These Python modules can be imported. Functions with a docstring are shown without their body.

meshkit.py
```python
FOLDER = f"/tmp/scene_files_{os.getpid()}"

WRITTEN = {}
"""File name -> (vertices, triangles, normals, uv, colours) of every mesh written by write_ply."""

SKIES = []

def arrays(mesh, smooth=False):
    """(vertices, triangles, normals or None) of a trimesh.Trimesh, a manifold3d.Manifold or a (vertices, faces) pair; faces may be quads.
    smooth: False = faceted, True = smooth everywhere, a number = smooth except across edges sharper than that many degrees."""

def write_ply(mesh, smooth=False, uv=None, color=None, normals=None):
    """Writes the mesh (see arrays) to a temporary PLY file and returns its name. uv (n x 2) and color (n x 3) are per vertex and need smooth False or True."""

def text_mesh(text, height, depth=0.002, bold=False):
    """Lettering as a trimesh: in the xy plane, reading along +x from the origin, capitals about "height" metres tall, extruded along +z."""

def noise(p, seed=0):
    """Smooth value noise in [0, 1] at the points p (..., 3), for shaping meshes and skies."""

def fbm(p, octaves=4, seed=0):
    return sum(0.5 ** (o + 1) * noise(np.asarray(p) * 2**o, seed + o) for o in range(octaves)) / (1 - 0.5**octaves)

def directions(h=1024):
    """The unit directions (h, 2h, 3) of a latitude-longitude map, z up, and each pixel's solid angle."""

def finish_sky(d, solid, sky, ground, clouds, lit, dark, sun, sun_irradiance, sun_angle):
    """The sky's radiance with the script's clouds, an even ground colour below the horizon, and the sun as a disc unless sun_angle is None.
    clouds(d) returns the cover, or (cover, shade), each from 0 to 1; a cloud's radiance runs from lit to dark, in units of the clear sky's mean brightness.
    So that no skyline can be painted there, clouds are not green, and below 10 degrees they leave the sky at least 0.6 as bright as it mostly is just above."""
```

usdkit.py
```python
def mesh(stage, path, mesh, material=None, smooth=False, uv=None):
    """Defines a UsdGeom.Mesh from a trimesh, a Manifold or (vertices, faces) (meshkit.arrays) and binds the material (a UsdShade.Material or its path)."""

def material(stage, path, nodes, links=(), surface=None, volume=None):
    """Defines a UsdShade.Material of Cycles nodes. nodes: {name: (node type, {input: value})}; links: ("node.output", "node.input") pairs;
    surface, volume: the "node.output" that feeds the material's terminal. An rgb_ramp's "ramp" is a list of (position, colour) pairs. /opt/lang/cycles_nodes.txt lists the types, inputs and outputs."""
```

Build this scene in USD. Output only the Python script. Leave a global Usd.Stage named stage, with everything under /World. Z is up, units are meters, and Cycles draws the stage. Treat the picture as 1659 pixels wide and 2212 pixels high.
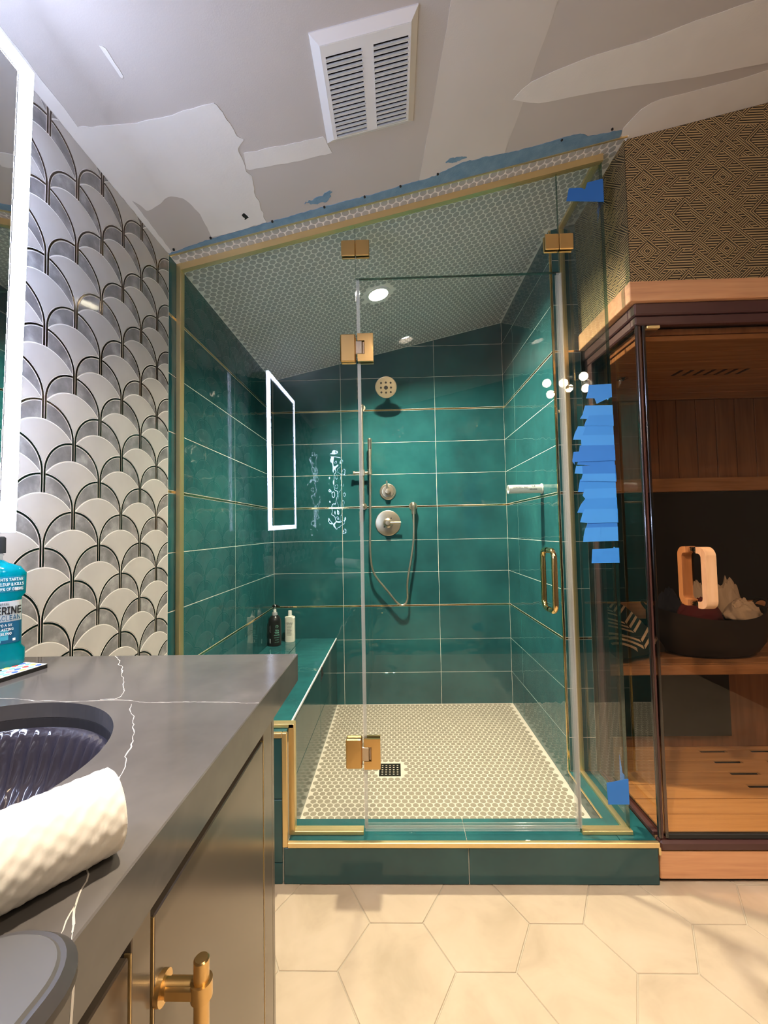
import math, random
import numpy as np, trimesh, manifold3d as m3
from shapely.geometry import Polygon, box as sbox, LineString, Point
from shapely import affinity, union_all
from pxr import Usd, UsdGeom, UsdLux, UsdShade, Gf, Sdf
import usdkit, meshkit

stage = Usd.Stage.CreateInMemory()
UsdGeom.SetStageUpAxis(stage, 'Z'); UsdGeom.SetStageMetersPerUnit(stage, 1.0)
UsdGeom.Xform.Define(stage, '/World')
rnd = random.Random(7); PI = math.pi

# ------------------------------------------------------------------ camera, exposure, lamp strengths
CAM = (0.0, 0.0, 1.155)
YAW, PITCH, ROLL, FOCAL = -1.4163, 2.4800, -1.0675, 896.75      # degrees, pixels of a 1659 x 2212 frame
EXPOSURE = 0.0
L_SHOWER, L_ROOM, L_MIRROR, L_GLOBE = 5000.0, 3200.0, 52.0, 60.0   # radiance of the lit faces
WARM, COOL = (1.0, 0.86, 0.64), (0.62, 0.72, 1.0)

def camera():
    y, p, r = map(math.radians, (YAW, PITCH, ROLL))
    fwd = np.array([math.sin(y)*math.cos(p), math.cos(y)*math.cos(p), math.sin(p)])
    right = np.array([math.cos(y), -math.sin(y), 0]); up = np.cross(right, fwd)
    R, U = math.cos(r)*right + math.sin(r)*up, -math.sin(r)*right + math.cos(r)*up
    m = Gf.Matrix4d(*R, 0, *U, 0, *(-fwd), 0, *CAM, 1)
    c = UsdGeom.Camera.Define(stage, '/World/camera'); c.AddTransformOp().Set(m)
    c.CreateHorizontalApertureAttr(36.0); c.CreateVerticalApertureAttr(48.0)
    c.CreateFocalLengthAttr(36.0*FOCAL/1659.0); c.CreateClippingRangeAttr(Gf.Vec2f(0.02, 60)); c.CreateExposureAttr(EXPOSURE)
camera()

# ------------------------------------------------------------------ materials
LOOK = '/World/Looks/'
UsdGeom.Scope.Define(stage, '/World/Looks')
M = {}
def mat(name, nodes, links=(), surface='p.BSDF', volume=None):
    M[name] = usdkit.material(stage, LOOK + name, nodes, links, surface=surface, volume=volume); return M[name]
def plain(name, color, rough=0.5, metal=0.0, **kw):
    return mat(name, {'p': ('principled_bsdf', dict(base_color=color, roughness=rough, metallic=metal, **kw))})
def mottled(name, stops, scale=6.0, rough=0.4, detail=5, bump=0.0, bscale=30.0, stretch=(1, 1, 1), metal=0.0, dist=0.0, bdetail=2, **kw):
    n = {'g': ('geometry', {}), 'm': ('mapping', {'scale': stretch}), 'n': ('noise_texture', {'scale': scale, 'detail': detail, 'roughness': 0.55, 'distortion': dist}),
         'r': ('rgb_ramp', {'ramp': stops}), 'p': ('principled_bsdf', dict(roughness=rough, metallic=metal, **kw))}
    l = [('g.position', 'm.vector'), ('m.vector', 'n.vector'), ('n.fac', 'r.fac'), ('r.color', 'p.base_color')]
    if bump:
        n['bn'] = ('noise_texture', {'scale': bscale, 'detail': bdetail}); n['b'] = ('bump', {'distance': bump, 'strength': 1.0})
        l += [('g.position', 'bn.vector'), ('bn.fac', 'b.height'), ('b.normal', 'p.normal')]
    return mat(name, n, l)
def emit(name, color, strength):
    return mat(name, {'e': ('emission', {'color': color, 'strength': strength})}, surface='e.emission')

mottled('teal_tile', [(0.25, (0.011, 0.062, 0.070)), (0.5, (0.016, 0.092, 0.102)), (0.75, (0.024, 0.130, 0.134))], 3.5, 0.015, 6, 0.0009, 26.0, bdetail=0)
mottled('teal_tile_flat', [(0.25, (0.015, 0.052, 0.060)), (0.75, (0.024, 0.085, 0.092))], 4, 0.12, 6, 0.0003, 14.0, bdetail=0)
plain('grout', (0.62, 0.60, 0.54), 0.8)
plain('white_grout', (0.85, 0.83, 0.82), 0.8)
plain('brushed_gold', (0.85, 0.64, 0.32), 0.34, 0.84)
plain('polished_gold', (0.86, 0.62, 0.28), 0.10, 1.0)
plain('hardware_gold', (0.76, 0.50, 0.21), 0.26, 1.0)
plain('bronze_nickel', (0.64, 0.53, 0.42), 0.27, 0.92)
plain('dark_hole', (0.01, 0.009, 0.008), 0.7)
plain('penny_tile', (0.25, 0.215, 0.165), 0.32)
plain('penny_grout', (0.54, 0.48, 0.41), 0.75)
plain('penny_grout_ceiling', (0.84, 0.82, 0.80), 0.75)
plain('penny_tile_ceiling', (0.42, 0.42, 0.42), 0.30)
mottled('drywall', [(0.3, (0.53, 0.49, 0.47)), (0.7, (0.575, 0.53, 0.51))], 1.6, 0.85, 3, 0.00015, 300.0)
mottled('joint_compound', [(0.3, (0.76, 0.73, 0.715)), (0.7, (0.82, 0.79, 0.775))], 5, 0.7, 4, 0.0002, 160.0)
mottled('joint_compound_thin', [(0.3, (0.64, 0.595, 0.565)), (0.7, (0.69, 0.645, 0.615))], 3, 0.8, 4, 0.00015, 260.0)
mottled('blue_membrane', [(0.3, (0.13, 0.25, 0.38)), (0.7, (0.20, 0.33, 0.46))], 30, 0.6, 4, 0.0008, 160.0)
mottled('fan_light', [(0.3, (0.50, 0.475, 0.47)), (0.7, (0.57, 0.545, 0.535))], 9, 0.05, 4)
mottled('lune_dark', [(0.32, (0.18, 0.17, 0.18)), (0.52, (0.26, 0.25, 0.26)), (0.68, (0.42, 0.41, 0.42))], 22, 0.05, 6)
plain('strip_metal', (0.10, 0.075, 0.06), 0.12, 1.0)
mottled('hex_marble', [(0.3, (0.40, 0.315, 0.23)), (0.5, (0.47, 0.375, 0.28)), (0.7, (0.51, 0.415, 0.32))], 5, 0.30, 7, dist=0.6)
plain('hex_grout', (0.42, 0.36, 0.28), 0.8)
mottled('counter_stone', [(0.3, (0.085, 0.078, 0.075)), (0.6, (0.115, 0.105, 0.10)), (0.8, (0.16, 0.145, 0.14))], 7, 0.13, 7)
plain('vein', (0.55, 0.51, 0.47), 0.25)
plain('cabinet', (0.165, 0.130, 0.10), 0.17, 0.25)
plain('cabinet_gap', (0.012, 0.010, 0.009), 0.6)
mat('sink_glass', {'g': ('geometry', {}), 'p': ('principled_bsdf', dict(base_color=(0.045, 0.040, 0.055), roughness=0.09, coat_weight=1.0, coat_roughness=0.03))})
plain('white_metal', (0.78, 0.76, 0.76), 0.45)
plain('mirror_glass', (0.72, 0.74, 0.75), 0.015, 1.0)
plain('dark_frame', (0.05, 0.05, 0.055), 0.4)
emit('led_cool', COOL, L_MIRROR)
emit('lamp_shower', WARM, L_SHOWER)
emit('lamp_room', (1.0, 0.84, 0.64), L_ROOM)
emit('lamp_globe', (1.0, 0.78, 0.52), L_GLOBE)

def pane(name, tint, ior=1.5, rough=0.0, gloss=(1, 1, 1)):
    return mat(name, {'t': ('transparent_bsdf', {'color': tint}), 'g': ('glossy_bsdf', {'color': gloss, 'roughness': rough}), 'f': ('fresnel', {'IOR': ior}),
                      'b': ('geometry', {}), 'o': ('math', {'math_type': 'subtract', 'value1': 1.0}), 'k': ('math', {'math_type': 'multiply'}), 'x': ('mix_closure', {})},
               [('b.backfacing', 'o.value2'), ('f.fac', 'k.value1'), ('o.value', 'k.value2'), ('k.value', 'x.fac'), ('t.BSDF', 'x.closure1'), ('g.BSDF', 'x.closure2')], surface='x.closure')
pane('shower_glass', (0.925, 0.960, 0.950))
pane('glass_edge', (0.52, 0.66, 0.60), 1.8, 0.1)
plain('clear_seal', (0.72, 0.71, 0.69), 0.08, alpha=0.18)
pane('sauna_glass', (0.85, 0.75, 0.66), 1.5)
pane('sauna_seal', (0.42, 0.36, 0.36), 1.8, 0.15)

def wood(name, a, b, c, rough=0.42, scale=(3, 60, 60)):
    return mottled(name, [(0.25, a), (0.5, b), (0.75, c)], 1.0, rough, 6, 0.0, 1, scale, dist=0.4)
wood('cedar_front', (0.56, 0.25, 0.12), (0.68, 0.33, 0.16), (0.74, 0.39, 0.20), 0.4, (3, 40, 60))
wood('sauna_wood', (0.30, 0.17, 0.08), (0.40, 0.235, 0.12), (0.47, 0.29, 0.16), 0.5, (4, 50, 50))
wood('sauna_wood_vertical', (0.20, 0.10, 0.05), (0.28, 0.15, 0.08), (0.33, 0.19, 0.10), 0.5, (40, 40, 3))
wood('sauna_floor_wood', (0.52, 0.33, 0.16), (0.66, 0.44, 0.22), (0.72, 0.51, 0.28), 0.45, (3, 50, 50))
wood('handle_wood', (0.52, 0.27, 0.13), (0.64, 0.36, 0.19), (0.70, 0.43, 0.25), 0.4, (30, 30, 5))
plain('maroon_frame', (0.075, 0.030, 0.028), 0.35)
plain('heater_black', (0.004, 0.004, 0.004), 0.9)
plain('chrome', (0.75, 0.75, 0.76), 0.08, 1.0)
plain('painter_blue', (0.035, 0.235, 0.72), 0.55)
plain('painter_blue_b', (0.05, 0.28, 0.78), 0.55)
plain('painter_blue_c', (0.025, 0.18, 0.62), 0.55)
plain('wallpaper_ground', (0.036, 0.022, 0.010), 0.6)
plain('wallpaper_gold', (0.60, 0.43, 0.22), 0.42, 0.45)
plain('room_paint', (0.085, 0.08, 0.075), 0.8)
mottled('paper_towel', [(0.3, (0.66, 0.62, 0.56)), (0.7, (0.72, 0.68, 0.62))], 8, 0.9, 3)
plain('cardboard', (0.36, 0.25, 0.15), 0.8)
plain('black_plastic', (0.012, 0.012, 0.013), 0.25)
plain('black_matte', (0.010, 0.010, 0.011), 0.6)
plain('white_plastic', (0.74, 0.72, 0.68), 0.35)
plain('grey_plastic', (0.34, 0.34, 0.36), 0.35)
plain('off_white', (0.70, 0.67, 0.58), 0.4)
mat('mouthwash', {'p': ('principled_bsdf', dict(base_color=(0.0, 0.32, 0.41), roughness=0.05, transmission_weight=0.45, ior=1.35, specular_ior_level=0.6))})
pane('clear_plastic', (0.90, 0.93, 0.94), 1.45, 0.05)
plain('label_teal', (0.012, 0.20, 0.29), 0.35); plain('label_silver', (0.55, 0.60, 0.62), 0.3); plain('label_deep', (0.01, 0.10, 0.20), 0.35); plain('label_sky', (0.05, 0.36, 0.50), 0.35)
plain('print_white', (0.85, 0.87, 0.87), 0.5); plain('print_black', (0.010, 0.010, 0.012), 0.5); plain('print_grey', (0.17, 0.17, 0.17), 0.5); plain('print_green', (0.16, 0.42, 0.33), 0.5)
plain('print_red', (0.62, 0.07, 0.07), 0.5); plain('print_blue', (0.06, 0.16, 0.60), 0.5); plain('print_sky', (0.25, 0.62, 0.80), 0.5); plain('print_yellow', (0.75, 0.68, 0.22), 0.5); plain('print_pink', (0.74, 0.36, 0.42), 0.5)
plain('cushion_black', (0.012, 0.012, 0.013), 0.9); plain('cushion_cream', (0.62, 0.57, 0.46), 0.9)
plain('cloth_white', (0.55, 0.52, 0.46), 0.9); plain('cloth_maroon', (0.10, 0.012, 0.022), 0.9); plain('cloth_navy', (0.02, 0.035, 0.07), 0.9)
plain('tray_grey', (0.062, 0.059, 0.060), 0.5); plain('tray_rim', (0.035, 0.032, 0.033), 0.4)
plain('pvc', (0.62, 0.62, 0.58), 0.3)

# ------------------------------------------------------------------ scene helpers
count = {}
def numbered(parent, name):
    k = (parent, name); n = count.get(k, -1) + 1; count[k] = n
    return f'{parent}/{name}' if n == 0 else f'{parent}/{name}_{n:03d}'
class T:
    def __init__(s, path, loc): s.path, s.loc = path, np.asarray(loc, float)
def keys(prim, **kw):
    for k, v in kw.items():
        if v: prim.SetCustomDataByKey(k, v)
def thing(name, label=None, cat=None, loc=(0, 0, 0), group=None, kind=None):
    p = numbered('/World', name); x = UsdGeom.Xform.Define(stage, p)
    x.AddTranslateOp().Set(Gf.Vec3d(*map(float, loc)))
    keys(x.GetPrim(), label=label, category=cat, group=group, kind=kind)
    return T(p, loc)
def struct(name, label, loc=(0, 0, 0)): return thing(name, label, None, loc, None, 'structure')
def tm(mesh):
    if isinstance(mesh, (list,)): mesh = trimesh.util.concatenate([tm(x) for x in mesh])
    if hasattr(mesh, 'to_mesh'):
        q = mesh.to_mesh(); mesh = trimesh.Trimesh(q.vert_properties[:, :3], q.tri_verts, process=False)
    return mesh
def part(parent, name, mesh, material, smooth=False, label=None, kind=None):
    mesh = tm(mesh).copy(); mesh.apply_translation(-parent.loc)
    p = numbered(parent.path, name)
    if name in ('lettering', 'back_lettering', 'pen_note', 'pen_mark', 'round_emblem'): kind = 'stuff'
    o = usdkit.mesh(stage, p, mesh, M[material], smooth)
    keys(o.GetPrim(), label=label, kind=kind)
    return T(p, parent.loc)
def lone(name, mesh, material, label, cat, smooth=False, group=None, kind=None):
    mesh = tm(mesh).copy(); b = mesh.bounds; loc = np.array([(b[0][0]+b[1][0])/2, (b[0][1]+b[1][1])/2, b[0][2]])
    p = numbered('/World', name); mesh.apply_translation(-loc)
    o = usdkit.mesh(stage, p, mesh, M[material], smooth); UsdGeom.Xformable(o.GetPrim()).AddTranslateOp().Set(Gf.Vec3d(*map(float, loc)))
    keys(o.GetPrim(), label=label, category=cat, group=group, kind=kind)
    return T(p, loc)

# ------------------------------------------------------------------ shape helpers
def bx(x0, x1, y0, y1, z0, z1, c=0.0):
    x0, x1 = sorted((x0, x1)); y0, y1 = sorted((y0, y1)); z0, z1 = sorted((z0, z1))
    c = min(c, (x1-x0)*.45, (y1-y0)*.45, (z1-z0)*.45)
    if c <= 0:
        b = trimesh.creation.box((x1-x0, y1-y0, z1-z0)); b.apply_translation(((x0+x1)/2, (y0+y1)/2, (z0+z1)/2)); return b
    pts = [(a, b2, d) for a0, a in ((x0, x0+c), (x1, x1-c)) for b0, b2 in ((y0, y0+c), (y1, y1-c)) for d in (z0, z1)]
    pts += [(a, b2, d) for a0, a in ((x0, x0+c), (x1, x1-c)) for b2 in (y0, y1) for d0, d in ((z0, z0+c), (z1, z1-c))]
    pts += [(a, b2, d) for a in (x0, x1) for b0, b2 in ((y0, y0+c), (y1, y1-c)) for d0, d in ((z0, z0+c), (z1, z1-c))]
    return tm(m3.Manifold.hull_points(np.array(pts)))
def cyl(p0, p1, r, n=24, r1=None):
    p0, p1 = np.asarray(p0, float), np.asarray(p1, float); d = p1-p0; L = np.linalg.norm(d)
    m = tm(m3.Manifold.cylinder(L, r, r if r1 is None else r1, n))
    m.apply_transform(trimesh.geometry.align_vectors([0, 0, 1], d/L)); m.apply_translation(p0); return m
def ring(p0, p1, r, ri, n=32):
    p0, p1 = np.asarray(p0, float), np.asarray(p1, float); d = p1-p0; L = np.linalg.norm(d)
    m = tm(m3.Manifold.cylinder(L, r, r, n) - m3.Manifold.cylinder(L*3, ri, ri, n).translate((0, 0, -L)))
    m.apply_transform(trimesh.geometry.align_vectors([0, 0, 1], d/L)); m.apply_translation(p0); return m
def lathe(profile, p0, axis=(0, 0, 1), n=40):
    m = trimesh.creation.revolve(np.array(profile, float), sections=n)
    m.apply_transform(trimesh.geometry.align_vectors([0, 0, 1], np.asarray(axis, float)/np.linalg.norm(axis))); m.apply_translation(p0); return m
def curve(pts, n=60):
    from scipy.interpolate import CubicSpline
    pts = np.asarray(pts, float); t = np.r_[0, np.cumsum(np.linalg.norm(np.diff(pts, axis=0), axis=1))]
    return CubicSpline(t, pts)(np.linspace(0, t[-1], n))
def tube(path, r, n=12, closed=False):
    path = np.asarray(path, float); k = len(path); r = np.broadcast_to(r, k)
    tan = np.gradient(path, axis=0) if not closed else np.roll(path, -1, 0)-np.roll(path, 1, 0)
    tan /= np.linalg.norm(tan, axis=1)[:, None]
    a = np.cross(tan[0], [0.3, 0.2, 1.0]); a /= np.linalg.norm(a); V = []
    for i in range(k):
        a = a-tan[i]*(a@tan[i]); a /= np.linalg.norm(a); b = np.cross(tan[i], a)
        ang = np.linspace(0, 2*PI, n, endpoint=False)
        V.append(path[i]+r[i]*(np.cos(ang)[:, None]*a+np.sin(ang)[:, None]*b))
    V = np.vstack(V); F = []
    for i in range(k if closed else k-1):
        i2 = (i+1) % k
        for j in range(n):
            j2 = (j+1) % n; F += [(i*n+j, i*n+j2, i2*n+j2), (i*n+j, i2*n+j2, i2*n+j)]
    if not closed:
        V = np.vstack([V, path[0], path[-1]]); c0, c1 = len(V)-2, len(V)-1
        for j in range(n):
            j2 = (j+1) % n; F += [(c0, j2, j), (c1, (k-1)*n+j, (k-1)*n+j2)]
    return trimesh.Trimesh(V, F, process=False)
def geoms(s):
    if s.is_empty: return []
    return [g for g in getattr(s, 'geoms', [s]) if g.geom_type == 'Polygon' and g.area > 1e-9]
def ext(poly, t, frame, base=0.0):
    """Extrude a polygon (u, v) to thickness t on a plane: frame = (origin, U, V); the normal is U x V."""
    o, U, V = (np.asarray(q, float) for q in frame); N = np.cross(U, V); N /= np.linalg.norm(N); out = []
    for g in geoms(poly):
        m = trimesh.creation.extrude_polygon(g, t, engine='earcut'); v = m.vertices
        m.vertices = o + v[:, :1]*U + v[:, 1:2]*V + (v[:, 2:]+base)*N
        out.append(m)
    return trimesh.util.concatenate(out)
def chamfered(poly, t, c, frame):
    """As ext, for convex outlines, with a small chamfer round the face."""
    o, U, V = (np.asarray(q, float) for q in frame); N = np.cross(U, V); pts = []
    inner = poly.buffer(-c, join_style='mitre')
    for q, h in ((poly, 0), (poly, t-c), (inner, t)):
        for u, v in list(q.exterior.coords)[:-1]: pts.append(o+u*U+v*V+h*N)
    return tm(m3.Manifold.hull_points(np.array(pts)))
def loft(rings, cap=True):
    k, n = len(rings), len(rings[0]); V = np.vstack(rings); F = []
    for i in range(k-1):
        for j in range(n):
            j2 = (j+1) % n; F += [(i*n+j, i*n+j2, (i+1)*n+j2), (i*n+j, (i+1)*n+j2, (i+1)*n+j)]
    if cap:
        V = np.vstack([V, rings[0].mean(0), rings[-1].mean(0)]); c0, c1 = len(V)-2, len(V)-1
        for j in range(n):
            j2 = (j+1) % n; F += [(c0, j2, j), (c1, (k-1)*n+j, (k-1)*n+j2)]
    return trimesh.Trimesh(V, F, process=False)

# ------------------------------------------------------------------ the room's measures
XL, XR, YB = -0.767, 0.706, 2.62              # shower: left wall, right wall, back wall
YC, YG, YW = 1.403, 1.45, 1.80                # curb front, glass, tiled wall that faces the room
ZF, ZC = 0.0755, 0.1327                       # shower floor, curb top
SL = 0.229
def zc(x): return 2.128 + SL*(x-XL)           # the sloping ceiling
XS = 0.835                                    # sauna's left side
ROOM_X, ROOM_Y = 2.30, -1.00
LX = (1/math.sqrt(1+SL*SL))                   # along the slope
CEIL = ((XL, 0, 2.128), (1, 0, SL), (0, -1, 0))   # (u, v): u = x - XL, v = -y ; the normal points down into the room

# ------------------------------------------------------------------ floor
floor = struct('floor', 'floor of large pale hexagonal stone tiles')
part(floor, 'grout_bed', bx(XL-.05, ROOM_X, ROOM_Y, 1.45, -.06, -.0025), 'hex_grout')
hs, hx, hy = 0.15545, -0.0953, 1.2718
dx, dy = 1.5*hs, hs*math.sqrt(3)
clip = sbox(XL, ROOM_Y, ROOM_X, 1.43)
for i in range(-6, 13):
    for j in range(-2, 18):
        cx, cy = hx+hs/2+i*dx, hy-dy/2-j*dy+(dy/2 if i % 2 else 0)+dy
        p = Polygon([(cx+(hs-.0018)*math.cos(k*PI/3), cy+(hs-.0018)*math.sin(k*PI/3)) for k in range(6)]).intersection(clip)
        if p.is_empty or p.area < 1e-4: continue
        if cy < -0.1 and p.area > 0: name = 'floor_tile'
        part(floor, 'floor_tile', chamfered(p, .012, .0012, ((0, 0, -.012+rnd.uniform(-.0003, .0003)), (1, 0, 0), (0, 1, 0))), 'hex_marble')

# ------------------------------------------------------------------ unseen walls of the room
def wallbox(name, label, m, material='room_paint'):
    s = struct(name, label); part(s, 'plaster', m, material)
def wallplane(x0, x1, y0, y1, z0, z1): return bx(x0, x1, y0, y1, z0, z1)
wallbox('wall_rear', 'plain painted wall behind the camera', bx(XL-.1, ROOM_X+.1, ROOM_Y-.1, ROOM_Y, -.06, 2.9))
wallbox('wall_far_right', 'plain painted wall far to the right', bx(ROOM_X, ROOM_X+.1, ROOM_Y, 2.7, -.06, 2.95))

# ------------------------------------------------------------------ ceiling
LIGHT_R = (0.09, 0.38); LIGHT_Q = (1.10, -0.20); LIGHT_S = (-0.057, 1.95)
def ceil_uv(x, y): return (x-XL, -y)
ceil = struct('ceiling', 'sloping unpainted drywall ceiling patched with joint compound')
YT = 1.392                                    # where the tiled shower ceiling begins
cp = Polygon([ceil_uv(XL-.05, ROOM_Y), ceil_uv(ROOM_X+.05, ROOM_Y), ceil_uv(ROOM_X+.05, 1.43), ceil_uv(.8295, 1.43), ceil_uv(.8295, YT), ceil_uv(XL-.05, YT)]).difference(Point(*ceil_uv(*LIGHT_R)).buffer(.052, 24)).difference(Point(*ceil_uv(*LIGHT_Q)).buffer(.052, 24))
part(ceil, 'drywall', ext(cp, .08, CEIL, -.08), 'drywall')
def ragged(pts, seed, amp=.006, step=.012, hf=1.0):
    """An outline given in (x, y) on the ceiling, made ragged."""
    p = LineString(list(pts)+[pts[0]]); n = max(12, int(p.length/step)); q = []
    for i in range(n):
        a = p.interpolate(i/n, normalized=True); k = np.array([a.x*60*hf, a.y*60*hf, seed*7.7])
        q.append((a.x+amp*(meshkit.noise(k)-.5)*2, a.y+amp*(meshkit.noise(k+31.7)-.5)*2))
    return Polygon(q).buffer(0)
inroom = Polygon([(XL, ROOM_Y), (ROOM_X, ROOM_Y), (ROOM_X, 1.4045), (.8295, 1.4045), (.8295, YT), (XL, YT)])
def patch(name, poly, t, material, label):
    poly = poly.intersection(inroom)
    part(ceil, name, ext(affinity.affine_transform(poly, [1, 0, 0, -1, -XL, 0]), t, CEIL), material, False, label)
P1 = [(-.74,.936),(-.673,.949),(-.602,.959),(-.555,.962),(-.486,.96),(-.423,.96),(-.41,.985),(-.405,1.022),(-.4,1.05),(-.385,1.065),(-.411,1.086),(-.409,1.117),(-.411,1.161),(-.402,1.177),(-.414,1.23),(-.412,1.277),(-.417,1.334),(-.414,1.356),(-.503,1.362),(-.604,1.358),(-.597,1.255),(-.607,1.212),(-.618,1.187),(-.645,1.171),(-.675,1.183),(-.729,1.203),(-.744,1.16),(-.766,1.14),(-.772,1.076),(-.77,1.007),(-.766,.956)]
patch('compound_patch', ragged(P1, 1, .004, .006), .0016, 'joint_compound', 'ragged pale patch of joint compound in the left corner')
patch('compound_patch', ragged([(-.40,1.103),(-.28,1.111),(-.177,1.116),(-.161,1.171),(-.267,1.167),(-.354,1.16),(-.41,1.155)], 2, .002, .01), .0013, 'joint_compound', 'narrow pale strip running from the vent to the patch')
patch('joint_tape', ragged([(.14,ROOM_Y),(.151,.88),(.13,1.1),(.104,1.385),(.384,1.385),(.389,1.33),(.41,.94),(.43,ROOM_Y)], 3, .002, .02, .3), .0008, 'joint_compound_thin', 'broad band of thin joint compound right of the vent')
patch('compound_patch', ragged([(.365,1.154),(.396,1.118),(.467,1.1),(.563,1.088),(.711,1.084),(.824,1.068),(.937,1.058),(1.1,1.05),(1.6,1.03),(2.2,1.03),(2.2,1.25),(1.6,1.27),(1.18,1.25),(1.032,1.241),(.868,1.227),(.686,1.202),(.544,1.192),(.445,1.183)], 4, .004, .03, .25), .0015, 'joint_compound', 'long tapering streak of joint compound on the right')
patch('compound_patch', ragged([(.80,1.384),(.791,1.356),(.815,1.304),(.858,1.279),(.976,1.28),(1.123,1.282),(1.202,1.275),(1.6,1.29),(2.2,1.30),(2.2,1.41),(.84,1.41)], 5, .003, .03, .25), .0012, 'joint_compound', 'streak of joint compound along the wallpapered wall')
patch('compound_patch', ragged([(-.592,.80),(-.583,.805),(-.581,.865),(-.588,.866)], 6, .0015, .006), .0012, 'joint_compound', 'small pale scrape of compound')
patch('compound_patch', ragged([(XL,-1),(-.735,-1),(-.738,.9),(-.748,1.15),(-.752,1.385),(XL,1.385)], 7, .002, .02), .0014, 'joint_compound', 'pale line of compound along the tiled wall')
B = [(XL,1.384),(-.64,1.368),(-.476,1.362),(-.316,1.358),(-.221,1.355),(-.029,1.357),(.051,1.352),(.153,1.348),(.182,1.338),(.247,1.322),(.324,1.325),(.435,1.334),(.524,1.332),(.599,1.328),(.648,1.334),(.674,1.350),(.79,1.360),(.80,1.391),(XL,1.391)]
patch('membrane_strip', ragged(B, 8, .003, .005, 1.5), .0018, 'blue_membrane', 'blue waterproofing brushed along the tile edge')
patch('membrane_smear', ragged([(-.281,1.322),(-.225,1.312),(-.184,1.301),(-.195,1.331),(-.23,1.339)], 9, .007, .004, 2), .0015, 'blue_membrane', 'small blue smear')
patch('membrane_smear', ragged([(.185,1.301),(.222,1.295),(.255,1.310),(.233,1.318),(.2,1.312)], 10, .009, .004, 2), .0015, 'blue_membrane', 'blotted blue smear')
for x, y in [(-.741,1.369),(-.609,1.361),(-.396,1.359),(-.217,1.356),(-.08,1.357),(.042,1.352),(.167,1.342),(.578,1.335),(.75,1.345)]:
    part(ceil, 'screw', ext(Point(*ceil_uv(x, y)).buffer(.0035, 6), .0045, CEIL), 'dark_hole')
part(ceil, 'hole', ext(affinity.affine_transform(ragged([(-.480,1.300),(-.467,1.298),(-.462,1.32),(-.477,1.326)], 12, .004, .003, 2), [1, 0, 0, -1, -XL, 0]), .0019, CEIL), 'cabinet_gap')

# tiled shower ceiling
sc = struct('ceiling_shower', 'sloping shower ceiling of round grey penny tiles with white grout')
XC1 = 0.825
sp = Polygon([ceil_uv(XL-.02, YT), ceil_uv(XC1, YT), ceil_uv(XC1, YB+.02), ceil_uv(XL-.02, YB+.02)]).difference(Point(*ceil_uv(*LIGHT_S)).buffer(.0595, 24))
part(sc, 'grout_bed', ext(sp, .08, CEIL, -.0785), 'penny_grout_ceiling')
def penny_mesh(r, t, n=14):
    a = np.linspace(0, 2*PI, n, endpoint=False); e = np.c_[np.cos(a), np.sin(a)]
    V = np.vstack([np.c_[e*r, np.zeros(n)], np.c_[e*r, np.full(n, t*.7)], np.c_[e*(r-.0012), np.full(n, t)], [[0, 0, t*1.05]]])
    F = []
    for j in range(n):
        k = (j+1) % n
        F += [(j, k, n+k), (j, n+k, n+j), (n+j, n+k, 2*n+k), (n+j, 2*n+k, 2*n+j), (2*n+j, 2*n+k, 3*n)]
    return V, np.array(F)
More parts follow.
